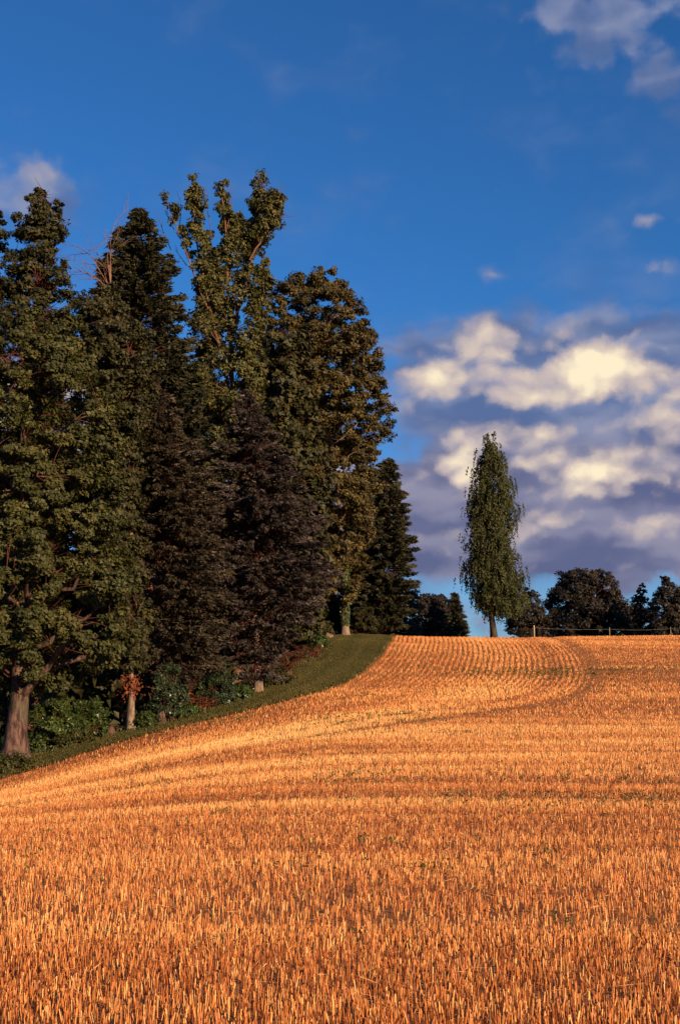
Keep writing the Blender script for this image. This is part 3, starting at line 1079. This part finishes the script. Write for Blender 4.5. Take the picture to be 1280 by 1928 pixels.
def ash_tree():
    """tall thin tree with several leafy leaders"""
    r = np.random.default_rng(41)
    D = 66
    b = base_of(447, D)
    root = empty('ash_tree', b)
    tag(root, 'tallest tree of the wood with several thin upright leafy leaders and reddish trunk', 'tree', WOODG)
    T = Tubes()
    P, rad = add_trunk(T, [b, at(446, 1000, D), at(440, 780, D), at(433, 620, D), at(428, 470, D), at(418, 352, D)], .27, .03, b[2], seed=5)
    paths = [([(438, 720), (412, 640), (386, 540), (372, 450), (365, 365)], .11, .9),
             ([(433, 640), (455, 560), (474, 470), (482, 400), (484, 322)], .12, 1.0),
             ([(470, 490), (492, 450), (512, 410), (520, 372)], .06, .9),
             ([(424, 690), (398, 600), (358, 500), (336, 440), (322, 398)], .07, .25),
             ([(440, 780), (425, 700), (408, 600), (398, 520), (392, 440)], .08, .8),
             ([(446, 760), (470, 680), (488, 600), (500, 520)], .08, .8),
             ([(441, 800), (405, 760), (380, 700)], .06, .8), ([(441, 800), (470, 760), (490, 700)], .06, .7),
             ([(428, 500), (440, 450), (436, 400)], .04, .6)]
    leaders = [(P[8:], 1.0)]
    for pts, r0, leafy in paths:
        Q = np.array([at(x, y, D) for x, y in pts])
        s = np.linspace(0, 1, len(Q))
        ss = np.linspace(0, 1, 12)
        dy = r.normal() * 1.1
        L = np.stack([np.interp(ss, s, Q[:, k]) for k in range(3)], -1)
        L[:, 1] += dy * ss
        L[1:] += r.normal(size=(11, 3)) * .05
        T.add(L, np.linspace(r0, .012, 12), 6)
        leaders.append((L, leafy))
    C, out, size = [], [], []
    for L, leafy in leaders:
        for i in range(int(70 * leafy)):
            u = .25 + .75 * r.random()
            p = np.array([np.interp(u, np.linspace(0, 1, len(L)), L[:, k]) for k in range(3)])
            a = r.random() * 6.283
            reach = (.18 + .45 * r.random()) * (1.15 - .45 * u)
            q = p + np.array([math.cos(a) * reach, math.sin(a) * reach, .15 + .25 * r.random()])
            T.add(np.array([p, (p + q) / 2 + [0, 0, -.04], q]), [.016, .011, .005], 4)
            C.append(q)
            out.append((math.cos(a), math.sin(a), .4))
            size.append(.30 + .24 * r.random())
    # denser skirt lower down
    E = Envelope([(520, 370, 500), (580, 360, 505), (650, 355, 505), (730, 350, 500), (820, 350, 495), (920, 360, 490)], D, 3)
    z = E.sample_z(80, r)
    az = -math.pi * r.random(80) * 1.3
    CC = E.point(z, az, .4 + .6 * r.random(80), .25)
    for c in CC:
        i = np.argmin(np.linalg.norm(P - (c - [0, 0, .8]), axis=1))
        T.add(np.array([P[i], (P[i] + c) / 2, c]), [.03, .02, .008], 4)
    C = np.concatenate([np.array(C), CC])
    out = np.concatenate([np.array(out), np.stack([np.cos(az), np.sin(az), np.full(80, .4)], -1)])
    size = np.concatenate([np.array(size), .55 + .3 * r.random(80)])
    # bare dead twigs sticking out of the top
    for (x0, y0, x1, y1) in [(428, 430, 436, 345), (484, 400, 500, 335), (515, 400, 536, 345), (512, 420, 530, 395), (372, 430, 362, 345), (340, 450, 308, 388), (336, 440, 340, 370), (322, 470, 296, 400), (400, 450, 388, 350), (352, 500, 330, 470), (505, 440, 540, 400)]:
        a, c = np.array(at(x0, y0, D)), np.array(at(x1, y1, D))
        mpt = (a + c) / 2 + r.normal(size=3) * .12
        T.add(np.array([a, mpt, c]), [.024, .016, .007], 4)
        for _ in range(3):
            t = .4 + .5 * r.random()
            s = a + (c - a) * t
            T.add(np.array([s, s + (c - a) * .2 + r.normal(size=3) * .25]), [.012, .006], 3)
    tr = T.build('trunk', M['bark_red'], root)
    v, f, tint = foliage_clumps(C, unit(out), size, 125, .14, r, .9)
    cw = mesh_obj('crown', v, f, M['ash'], root, tint=tint)
    for o in (tr, cw):
        o.matrix_parent_inverse = mathutils.Matrix.Translation(-mathutils.Vector(b))


ash_tree()


def dead_tree():
    r = np.random.default_rng(77)
    D = 60
    b = base_of(225, D)
    root = empty('dead_tree', b)
    tag(root, 'dead tree with bare reddish branches fanning left of the dark fir', 'tree', WOODG)
    T = Tubes()
    P, rad = add_trunk(T, [b, at(222, 1000, D), at(218, 700, D), at(210, 540, D), at(205, 500, D)], .18, .05, b[2], seed=9)
    br = Tubes()

    def grow(p, d, L, rad_, lev):
        k = 5
        pts = [p]
        dd = d
        for i in range(k):
            dd = unit(dd + r.normal(size=3) * .13 + [0, 0, .02])
            pts.append(pts[-1] + dd * L / k)
        pts = np.array(pts)
        br.add(pts, np.linspace(rad_, rad_ * .35, k + 1), 4)
        if lev < 3:
            for i in range(4 if lev else 5):
                q = pts[1 + int(r.random() * (k - .01))]
                grow(q, unit(dd + r.normal(size=3) * [.5, .35, .4]), L * (.4 + .25 * r.random()), max(rad_ * .5, .008), lev + 1)
    top = np.array(at(212, 545, D))
    for (x, y, L) in [(152, 430, 1), (165, 470, .8), (150, 500, .8), (185, 440, .9), (215, 425, .8), (175, 505, .7)]:
        e = np.array(at(x, y, D)) + [0, r.normal() * .5, 0]
        v_ = e - top
        grow(top + [r.normal() * .08, 0, r.normal() * .25], unit(v_), np.linalg.norm(v_) * .9, .035, 1)
    tr = T.build('trunk', M['twig'], root)
    bo = br.build('branches', M['twig'], root)
    for o in (tr, bo):
        o.matrix_parent_inverse = mathutils.Matrix.Translation(-mathutils.Vector(b))


dead_tree()

# --- second rank inside the wood
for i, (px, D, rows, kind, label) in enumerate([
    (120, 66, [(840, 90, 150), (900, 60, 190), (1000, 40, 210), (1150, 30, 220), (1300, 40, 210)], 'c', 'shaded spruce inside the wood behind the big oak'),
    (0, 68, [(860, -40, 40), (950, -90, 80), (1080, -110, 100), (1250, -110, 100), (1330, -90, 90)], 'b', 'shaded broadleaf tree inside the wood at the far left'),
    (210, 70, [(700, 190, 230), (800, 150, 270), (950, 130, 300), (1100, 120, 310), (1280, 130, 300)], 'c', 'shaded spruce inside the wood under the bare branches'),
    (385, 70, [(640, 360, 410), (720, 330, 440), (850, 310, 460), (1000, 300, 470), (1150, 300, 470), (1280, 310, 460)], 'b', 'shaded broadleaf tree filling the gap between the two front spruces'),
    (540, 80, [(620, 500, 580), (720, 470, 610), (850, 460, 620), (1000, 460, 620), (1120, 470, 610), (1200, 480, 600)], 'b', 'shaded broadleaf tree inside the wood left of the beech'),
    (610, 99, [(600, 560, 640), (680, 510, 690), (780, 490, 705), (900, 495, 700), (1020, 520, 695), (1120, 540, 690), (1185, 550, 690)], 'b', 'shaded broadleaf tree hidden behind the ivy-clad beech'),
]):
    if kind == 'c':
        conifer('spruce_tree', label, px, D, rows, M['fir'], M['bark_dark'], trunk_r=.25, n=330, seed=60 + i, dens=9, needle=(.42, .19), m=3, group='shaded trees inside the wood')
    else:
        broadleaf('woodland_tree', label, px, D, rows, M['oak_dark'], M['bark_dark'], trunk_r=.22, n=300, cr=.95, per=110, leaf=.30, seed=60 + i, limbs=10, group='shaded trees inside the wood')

# --- beyond the crest
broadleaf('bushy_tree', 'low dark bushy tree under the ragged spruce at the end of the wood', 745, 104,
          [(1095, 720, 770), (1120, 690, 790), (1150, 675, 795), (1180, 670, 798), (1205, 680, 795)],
          M['far_shade_leaves'], M['bark_dark'], trunk_r=.16, n=170, cr=.75, per=150, leaf=.17, seed=81, limbs=8, twigs=0, group=FARG)
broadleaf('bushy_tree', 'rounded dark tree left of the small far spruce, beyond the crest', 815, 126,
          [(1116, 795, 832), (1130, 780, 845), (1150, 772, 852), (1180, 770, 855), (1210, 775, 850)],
          M['far_shade_leaves'], M['bark_dark'], trunk_r=.16, n=170, cr=.75, per=130, leaf=.19, seed=82, limbs=8, twigs=0, group=FARG)
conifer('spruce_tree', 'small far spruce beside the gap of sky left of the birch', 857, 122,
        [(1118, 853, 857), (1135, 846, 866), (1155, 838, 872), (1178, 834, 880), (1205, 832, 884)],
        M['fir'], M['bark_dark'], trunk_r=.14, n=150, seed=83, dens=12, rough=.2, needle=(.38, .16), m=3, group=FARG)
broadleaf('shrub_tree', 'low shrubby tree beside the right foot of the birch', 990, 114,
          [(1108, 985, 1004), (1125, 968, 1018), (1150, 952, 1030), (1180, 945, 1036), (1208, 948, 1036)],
          M['far_shade_leaves'], M['bark_dark'], trunk_r=.10, n=120, cr=.6, per=130, leaf=.16, seed=84, limbs=8, twigs=0, group=FARG, rough=.25)
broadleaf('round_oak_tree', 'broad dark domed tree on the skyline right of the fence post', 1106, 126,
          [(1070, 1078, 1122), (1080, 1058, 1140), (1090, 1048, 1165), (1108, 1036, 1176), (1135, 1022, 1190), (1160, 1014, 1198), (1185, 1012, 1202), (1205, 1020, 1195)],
          M['far_shade_leaves'], M['bark_dark'], trunk_r=.26, n=300, cr=.85, per=180, leaf=.20, seed=85, limbs=14, twigs=600, group=FARG, rough=.2)
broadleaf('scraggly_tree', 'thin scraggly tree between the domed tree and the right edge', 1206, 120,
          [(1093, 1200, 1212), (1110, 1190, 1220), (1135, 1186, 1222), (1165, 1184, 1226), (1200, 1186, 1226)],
          M['far_shade_leaves'], M['bark_dark'], trunk_r=.09, n=50, cr=.42, per=110, leaf=.15, seed=86, limbs=9, twigs=0, group=FARG, rough=.3, inner=.6)
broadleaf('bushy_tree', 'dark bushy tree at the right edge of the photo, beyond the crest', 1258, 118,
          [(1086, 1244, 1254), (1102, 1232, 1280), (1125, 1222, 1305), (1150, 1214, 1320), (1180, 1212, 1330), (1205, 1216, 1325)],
          M['far_shade_leaves'], M['bark_dark'], trunk_r=.18, n=190, cr=.7, per=150, leaf=.17, seed=87, limbs=10, twigs=0, group=FARG, rough=.25)


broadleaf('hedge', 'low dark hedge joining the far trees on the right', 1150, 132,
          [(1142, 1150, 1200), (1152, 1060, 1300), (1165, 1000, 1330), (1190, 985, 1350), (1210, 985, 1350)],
          M['far_shade_leaves'], M['bark_dark'], trunk_r=.12, n=300, cr=.7, per=110, leaf=.2, seed=88, limbs=12, twigs=0, rough=.3, cat='hedge')


def birch_tree():
    """narrow birch: hanging leafy twigs round a single stem"""
    r = np.random.default_rng(91)
    D = 95.5
    b = base_of(930, D)
    root = empty('birch_tree', b)
    tag(root, 'tall narrow birch with hanging twigs standing alone on the crest', 'tree')
    rows = [(820, 919, 923), (835, 908, 932), (855, 895, 945), (880, 890, 962), (905, 886, 966), (950, 878, 968), (990, 872, 966), (1030, 870, 972), (1065, 870, 988), (1090, 872, 996), (1120, 882, 994), (1145, 896, 984)]
    E = Envelope(rows, D, 5)
    T = Tubes()
    P, rad = add_trunk(T, [b, at(924, 1150, D), at(922, 1080, D), at(921, 950, D), at(920, 830, D)], .25, .03, b[2], flare=.3, seed=4)
    S, A, N_, L_, Ti = [], [], [], [], []
    n = 640
    z = E.sample_z(n, r)
    az = np.where(r.random(n) < .62, -math.pi * r.random(n), math.pi * r.random(n))
    fr = np.where(r.random(n) < .3, .25 + .5 * r.random(n), .72 + .3 * r.random(n))
    end = E.point(z, az, fr, .42)
    for i in range(n):
        e = end[i]
        hz = math.hypot(e[0] - np.interp(e[2], P[:, 2], P[:, 0]), e[1] - D)
        z0 = max(e[2] - hz * .55, b[2] + 1.5)
        st = np.array([np.interp(z0, P[:, 2], P[:, 0]), D, z0])
        m = (st + e) / 2 + [0, 0, .12 * hz]
        T.add(np.array([st, m, e]), [.022, .014, .007], 3)
        tint0 = .45 + .14 * r.normal()
        for k in range(5):
            q = st + (e - st) * (.55 + .5 * r.random()) + r.normal(size=3) * [.22, .22, .15]
            ln = .45 + .6 * r.random()
            kk = 18
            s = np.linspace(0, 1, kk)
            out = np.array([math.cos(az[i]), math.sin(az[i]), 0])
            pts = q + out * (s * .22 * ln)[:, None] * (1 - .4 * s)[:, None] + np.array([0, 0, -1.0]) * (ln * (s ** 1.4) - .08 * s)[:, None] + r.normal(size=(kk, 3)) * .055
            S.append(pts)
            A.append(rand_dirs(kk, r) * .7 + [0, 0, -.9])
            N_.append(unit(rand_dirs(kk, r) * .8 + out * .6 + [0, 0, .3]))
            L_.append(.155 * (.7 + .6 * r.random(kk)))
            Ti.append(tint0 + .17 * r.normal(size=kk))
    S, A, N_, L_ = map(np.concatenate, (S, A, N_, L_))
    v, f = leaf_quads(S, A, N_, L_, L_ * .6)
    tr = T.build('trunk', M['bark_black'], root)
    cw = mesh_obj('crown', v, f, M['birch'], root, tint=np.clip(np.concatenate(Ti), 0, 1))
    for o in (tr, cw):
        o.matrix_parent_inverse = mathutils.Matrix.Translation(-mathutils.Vector(b))


birch_tree()

# ------------------------------------------------------------------ undergrowth at the edge of the wood


def shrub(name, label, px, D, w, h, mat, n=60, leaf=.09, per=110, seed=1, group='shrubs at the foot of the wood', cat='shrub', cr=.3, lift=0.0, stemmat='bark_dark'):
    """w, h in metres; stems rise from the ground and carry leaf clumps"""
    r = np.random.default_rng(seed)
    b = base_of(px, D)
    root = empty(name, b)
    tag(root, label, cat, group)
    T = Tubes()
    a = r.random(n) * 2 * math.pi
    el = np.arcsin(r.random(n) ** .8)
    fr = .55 + .45 * r.random(n)
    C = b + np.stack([np.cos(a) * np.cos(el) * w / 2 * fr, np.sin(a) * np.cos(el) * w / 2 * .7 * fr, lift + .08 + np.sin(el) * (h - .15) * fr], -1)
    out = unit(C - b + [0, 0, .05])
    for i, c in enumerate(C):
        s = b + np.array([(c[0] - b[0]) * .25, (c[1] - b[1]) * .25, -.05])
        m = (s + c) / 2 + [0, 0, .12 * h]
        T.add(np.array([s, m, c]), [.014, .010, .004], 3)
    tr = T.build('stems', M[stemmat], root)
    v, f, tint = foliage_clumps(C, out, np.full(n, cr) * (.6 + .8 * r.random(n)), per, leaf, r, .75)
    cw = mesh_obj('foliage', v, f, mat, root, tint=tint)
    for o in (tr, cw):
        o.matrix_parent_inverse = mathutils.Matrix.Translation(-mathutils.Vector(b))
    return root


def fern(name, label, px, D, w, h, seed, n=22, mat='bracken', group='rusty bracken ferns at the wood edge'):
    """bracken: arching fronds with paired leaflets"""
    r = np.random.default_rng(seed)
    b = base_of(px, D)
    root = empty(name, b)
    tag(root, label, 'fern', group)
    T = Tubes()
    S, A, N_, L_ = [], [], [], []
    for i in range(n):
        a = r.random() * 2 * math.pi
        o = np.array([math.cos(a), math.sin(a) * .8, 0])
        q0 = b + np.array([r.normal() * w * .18, r.normal() * w * .12, 0])
        s = np.linspace(0, 1, 7)
        hh = h * (.6 + .5 * r.random())
        L = q0 + o * (s ** 1.5 * w * .42)[:, None] + np.array([0, 0, 1]) * (hh * (s - .42 * s ** 3))[:, None]
        T.add(L, np.linspace(.012, .004, 7), 3)
        side = np.array([-o[1], o[0], 0])
        for k in range(26):
            u = .3 + .7 * r.random()
            p = np.array([np.interp(u, s, L[:, c]) for c in range(3)])
            sg = 1 if k % 2 else -1
            ll = .22 * (1.15 - u) + .06
            S.append(p + side * sg * ll * .5)
            A.append(side * sg + o * .4 + r.normal(size=3) * .15)
            N_.append(np.array([0, 0, 1]) + o * .3 + r.normal(size=3) * .3)
            L_.append(ll)
    S, A, N_, L_ = map(np.array, (S, A, N_, L_))
    v, f = leaf_quads(S, A, unit(N_), L_, L_ * .34)
    tr = T.build('stems', M['twig'], root)
    cw = mesh_obj('fronds', v, f, M[mat], root, tint=np.clip(.5 + .25 * r.normal(size=len(S)), 0, 1))
    for o in (tr, cw):
        o.matrix_parent_inverse = mathutils.Matrix.Translation(-mathutils.Vector(b))


for i, a in enumerate([
    ('bramble_bush', 'leafy green bush right beside the big oak trunk', 105, 50.5, 2.4, 2.3, M['ivy'], 95, .085),
    ('bramble_bush', 'low dark bramble mound in front of the big oak trunk', 22, 46.6, 1.5, .62, M['oak'], 42, .075),
    ('bramble_bush', 'green bush between the two left trunks', 168, 51.8, 1.9, 1.7, M['ivy'], 80, .085),
    ('bramble_bush', 'green bush at the left edge behind the big oak trunk', -25, 50.0, 1.8, 1.9, M['ivy'], 60, .085),
    ('holly_bush', 'glossy dark holly right of the creeper trunk', 318, 54.6, 1.7, 2.6, M['holly'], 80, .085),
    ('holly_bush', 'dark evergreen bush left of the lit spruce foot', 410, 57.2, 1.8, 1.9, M['holly'], 70, .085),
    ('nettle_clump', 'low nettles around the foot of the creeper trunk', 275, 53.4, 1.1, .7, M['ivy'], 36, .075),
    ('nettle_clump', 'low green plants at the verge below the spruces', 352, 54.8, 1.2, .6, M['ivy'], 36, .075),
    ('nettle_clump', 'low green plants left of the lit spruce foot', 448, 58.0, 1.2, .7, M['ivy'], 36, .075),
    ('nettle_clump', 'green plants high on the bank above the verge bend', 604, 78, 1.1, .8, M['ivy'], 40, .09),
    ('nettle_clump', 'green plants low on the bank above the verge', 566, 68.6, .9, .6, M['ivy'], 40, .09),
    ('nettle_clump', 'low plants along the left wood edge below the bush', 140, 50.2, 1.6, .6, M['oak'], 44, .075),
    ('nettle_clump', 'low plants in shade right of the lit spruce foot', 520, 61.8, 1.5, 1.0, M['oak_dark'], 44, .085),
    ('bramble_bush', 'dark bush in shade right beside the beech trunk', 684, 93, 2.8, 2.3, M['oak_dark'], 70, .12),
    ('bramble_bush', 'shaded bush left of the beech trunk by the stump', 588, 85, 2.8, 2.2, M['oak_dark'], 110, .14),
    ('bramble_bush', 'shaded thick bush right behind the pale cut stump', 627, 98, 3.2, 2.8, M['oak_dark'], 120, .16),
]):
    shrub(*a[:7], n=a[7], leaf=a[8], seed=200 + i)
for i, a in enumerate([
    ('bracken_fern', 'rusty bracken at the right foot of the holly', 362, 55.4, 1.3, 1.3), ('bracken_fern', 'rusty bracken left of the dark evergreen bush', 385, 56.2, 1.0, .8),
    ('bracken_fern', 'lowest rusty bracken on the bank, just right of the grey spruce', 541, 64.6, 1.3, 1.1), ('bracken_fern', 'rusty bracken on the bank between the two green bank plants', 557, 67.6, 1.7, 1.3),
    ('bracken_fern', 'rusty bracken halfway up the bank beside the verge', 572, 70.6, 1.7, 1.3), ('bracken_fern', 'highest rusty bracken on the bank below the pale stump', 588, 75.0, 1.9, 1.4), ('bracken_fern', 'low rusty bracken between the left trunks by the stump', 205, 52.2, .9, .55),
    ('bracken_fern', 'tall rusty bracken behind the broken stump', 345, 56.2, 1.0, 2.0),
]):
    fern(*a, seed=300 + i)


def creeper(label, px, D, y0, y1, rad, mat, seed, n=700, name='creeper'):
    r = np.random.default_rng(seed)
    z0, z1 = at(px, y1, D)[2], at(px, y0, D)[2]
    b = base_of(px, D)
    n_ = n
    a = -math.pi * r.random(n_) * 1.1
    z = z0 + (z1 - z0) * r.random(n_)
    rr = rad * (.85 + .5 * r.random(n_)) * (1 + .35 * vnoise(z * 2.2, a, seed))
    if name == 'creeper':
        z = (z0 + z1) / 2 + (z1 - z0) * .33 * r.normal(size=n_)
        rr = .19 + np.abs(r.normal(size=n_)) * rad
    x0 = at(px, (y0 + y1) / 2, D)[0]
    c = np.stack([x0 + np.cos(a) * rr, D + np.sin(a) * rr, z], -1)
    nrm = unit(np.stack([np.cos(a), np.sin(a), 0 * a], -1) + rand_dirs(n_, r) * .6)
    v, f = leaf_quads(c, rand_dirs(n_, r) + [0, 0, -.6], nrm, .10 + .05 * r.random(n_), .09 + .04 * r.random(n_))
    o = mesh_obj(name, v, f, mat, tint=np.clip(.5 + .2 * r.normal(size=n_), 0, 1))
    tag(o, label, 'creeper')


creeper('rusty red creeper round the second trunk from left', 247, 53.5, 1274, 1308, .22, M['bracken'], 5, 260)
creeper('green ivy climbing the beech trunk', 650, 88, 1050, 1178, .25, M['ivy'], 6, 1300, 'ivy')


def stump(label, px, D, r0, h, seed, mat='bark_red'):
    b = base_of(px, D)
    root = empty('tree_stump', b)
    tag(root, label, 'stump', 'tree stumps')
    r = np.random.default_rng(seed)
    T = Tubes()
    k = 7
    z = np.linspace(-.15, h, k)
    P = np.stack([b[0] + .02 * r.normal(size=k), b[1] + .02 * r.normal(size=k), b[2] + z], -1)
    fl = trunk_flare(k, 12, seed, .25)
    fl[-1] *= .75 + .3 * r.random(12)
    P2 = np.vstack([P, P[-1:] - [0, 0, .05]])
    rad = np.r_[r0 * (1 + .7 * np.exp(-np.maximum(z, 0) / .15)), .02]
    T.add(P2, rad, 12, np.vstack([fl, np.ones((1, 12))]))
    o = T.build('stump_wood', M[mat], root)
    # jagged top
    o.data.vertices.foreach_get
    o.matrix_parent_inverse = mathutils.Matrix.Translation(-mathutils.Vector(b))


stump('broken mossy stump below the holly beside the verge', 303, 53.9, .20, .5, 3, 'bark_oak')
stump('pale cut stump on top of the bank left of the beech', 618, 86, .26, .55, 4, 'bark_pale')
stump('small reddish stump between the two left trunks', 208, 51.9, .16, .35, 5, 'bark_dark')


def thicket():
    """dark mass of low growth deep in the wood"""
    r = np.random.default_rng(55)
    n = 66000
    i = r.random(n) * (len(WC) - 1)
    w = np.stack([np.interp(i, np.arange(len(WC)), WC[:, k]) for k in range(2)], -1)
    dirn = unit(np.array([-.55, .85]))
    dep = 3.0 + 19 * r.random(n) ** .7
    p = w + dirn[None] * dep[:, None]
    ok = (p[:, 0] > -.33 * p[:, 1] - 4) & (p[:, 1] < 122)
    p, dep = p[ok], dep[ok]
    n = len(p)
    hmax = np.clip(.8 + dep * .42, 0, 8.0) * (1 + .35 * vnoise(p[:, 0] * .7, p[:, 1] * .7, 8))
    z = ground_z(p[:, 0], p[:, 1]) + hmax * r.random(n)
    c = np.stack([p[:, 0], p[:, 1], z], -1)
    L = .26 + .30 * r.random(n) + .022 * dep
    v, f = leaf_quads(c, rand_dirs(n, r), unit(rand_dirs(n, r) + [0, -.4, .3]), L, L * .7)
    o = mesh_obj('thicket', v, f, M['oak_dark'], tint=np.clip(.3 + .2 * r.normal(size=n), 0, 1))
    tag(o, 'dark tangled undergrowth deep inside the wood', 'undergrowth', kind='stuff')


thicket()


def edge_weeds():
    """ragged low herbs where the verge meets the wood"""
    r = np.random.default_rng(56)
    n = 14000
    i = r.random(n) * (len(WC) - 1)
    w = np.stack([np.interp(i, np.arange(len(WC)), WC[:, k]) for k in range(2)], -1)
    dirn = unit(np.array([-.55, .85]))
    dep = -.15 + 1.6 * r.random(n)
    p = w + dirn[None] * dep[:, None]
    ok = (p[:, 0] > -.33 * p[:, 1] - 4) & (p[:, 1] < 92) & (vnoise(p[:, 0] * 1.1, p[:, 1] * .9, 12) > -.35)
    p, dep = p[ok], dep[ok]
    n = len(p)
    h = (.14 + .22 * np.clip(dep, 0, 2)) * (1 + .6 * vnoise(p[:, 0] * 1.7, p[:, 1] * 1.7, 13))
    c = np.stack([p[:, 0], p[:, 1], ground_z(p[:, 0], p[:, 1]) + .02 + h * r.random(n)], -1)
    L = .07 + .07 * r.random(n)
    v, f = leaf_quads(c, rand_dirs(n, r) + [0, 0, .6], unit(rand_dirs(n, r) + [.2, -.4, .4]), L, L * .55)
    o = mesh_obj('woodland_herbs', v, f, M['ivy'], tint=np.clip(.35 + .22 * r.normal(size=n), 0, 1))
    tag(o, 'ragged low herbs along the foot of the wood', 'herbs', kind='stuff')


edge_weeds()

# ------------------------------------------------------------------ fence


def fence():
    D = 99.0
    b = base_of(1005, D)
    root = empty('pasture_fence', b)
    tag(root, 'electric tape fence with pale posts along the meadow beyond the crest', 'fence')
    spots = [(1005, 99.0, .95, .055), (1147, 101.0, .7, .022), (1262, 102.0, .7, .02), (915, 103, .7, .02), (1370, 103, .8, .03)]
    tops = []
    inv = mathutils.Matrix.Translation(-mathutils.Vector(b))
    for i, (px, D, h, r0) in enumerate(spots):
        q = base_of(px, D)
        T = Tubes()
        T.add(np.array([q + [0, 0, -.3], q + [.01, 0, h * .5], q + [.0, 0, h], q + [0, 0, h + .004]]), [r0, r0 * .95, r0 * .9, .004], 10)
        o = T.build('post', M['post_wood'], root)
        o.matrix_parent_inverse = inv
        tops.append((px, q, h))
    tops.sort(key=lambda t: t[0])
    for k in (.8,):
        for (pa, qa, ha), (pb, qb, hb) in zip(tops[:-1], tops[1:]):
            s = np.linspace(0, 1, 9)[:, None]
            A_, B_ = qa + [0, -.03, ha * k], qb + [0, -.03, hb * k]
            L = A_ + (B_ - A_) * s - np.array([0, 0, 1]) * np.sin(s * math.pi) * .08
            T = Tubes()
            T.add(L, np.full(9, .004), 4)
            o = T.build('tape', M['tape'], root)
            o.matrix_parent_inverse = inv


fence()
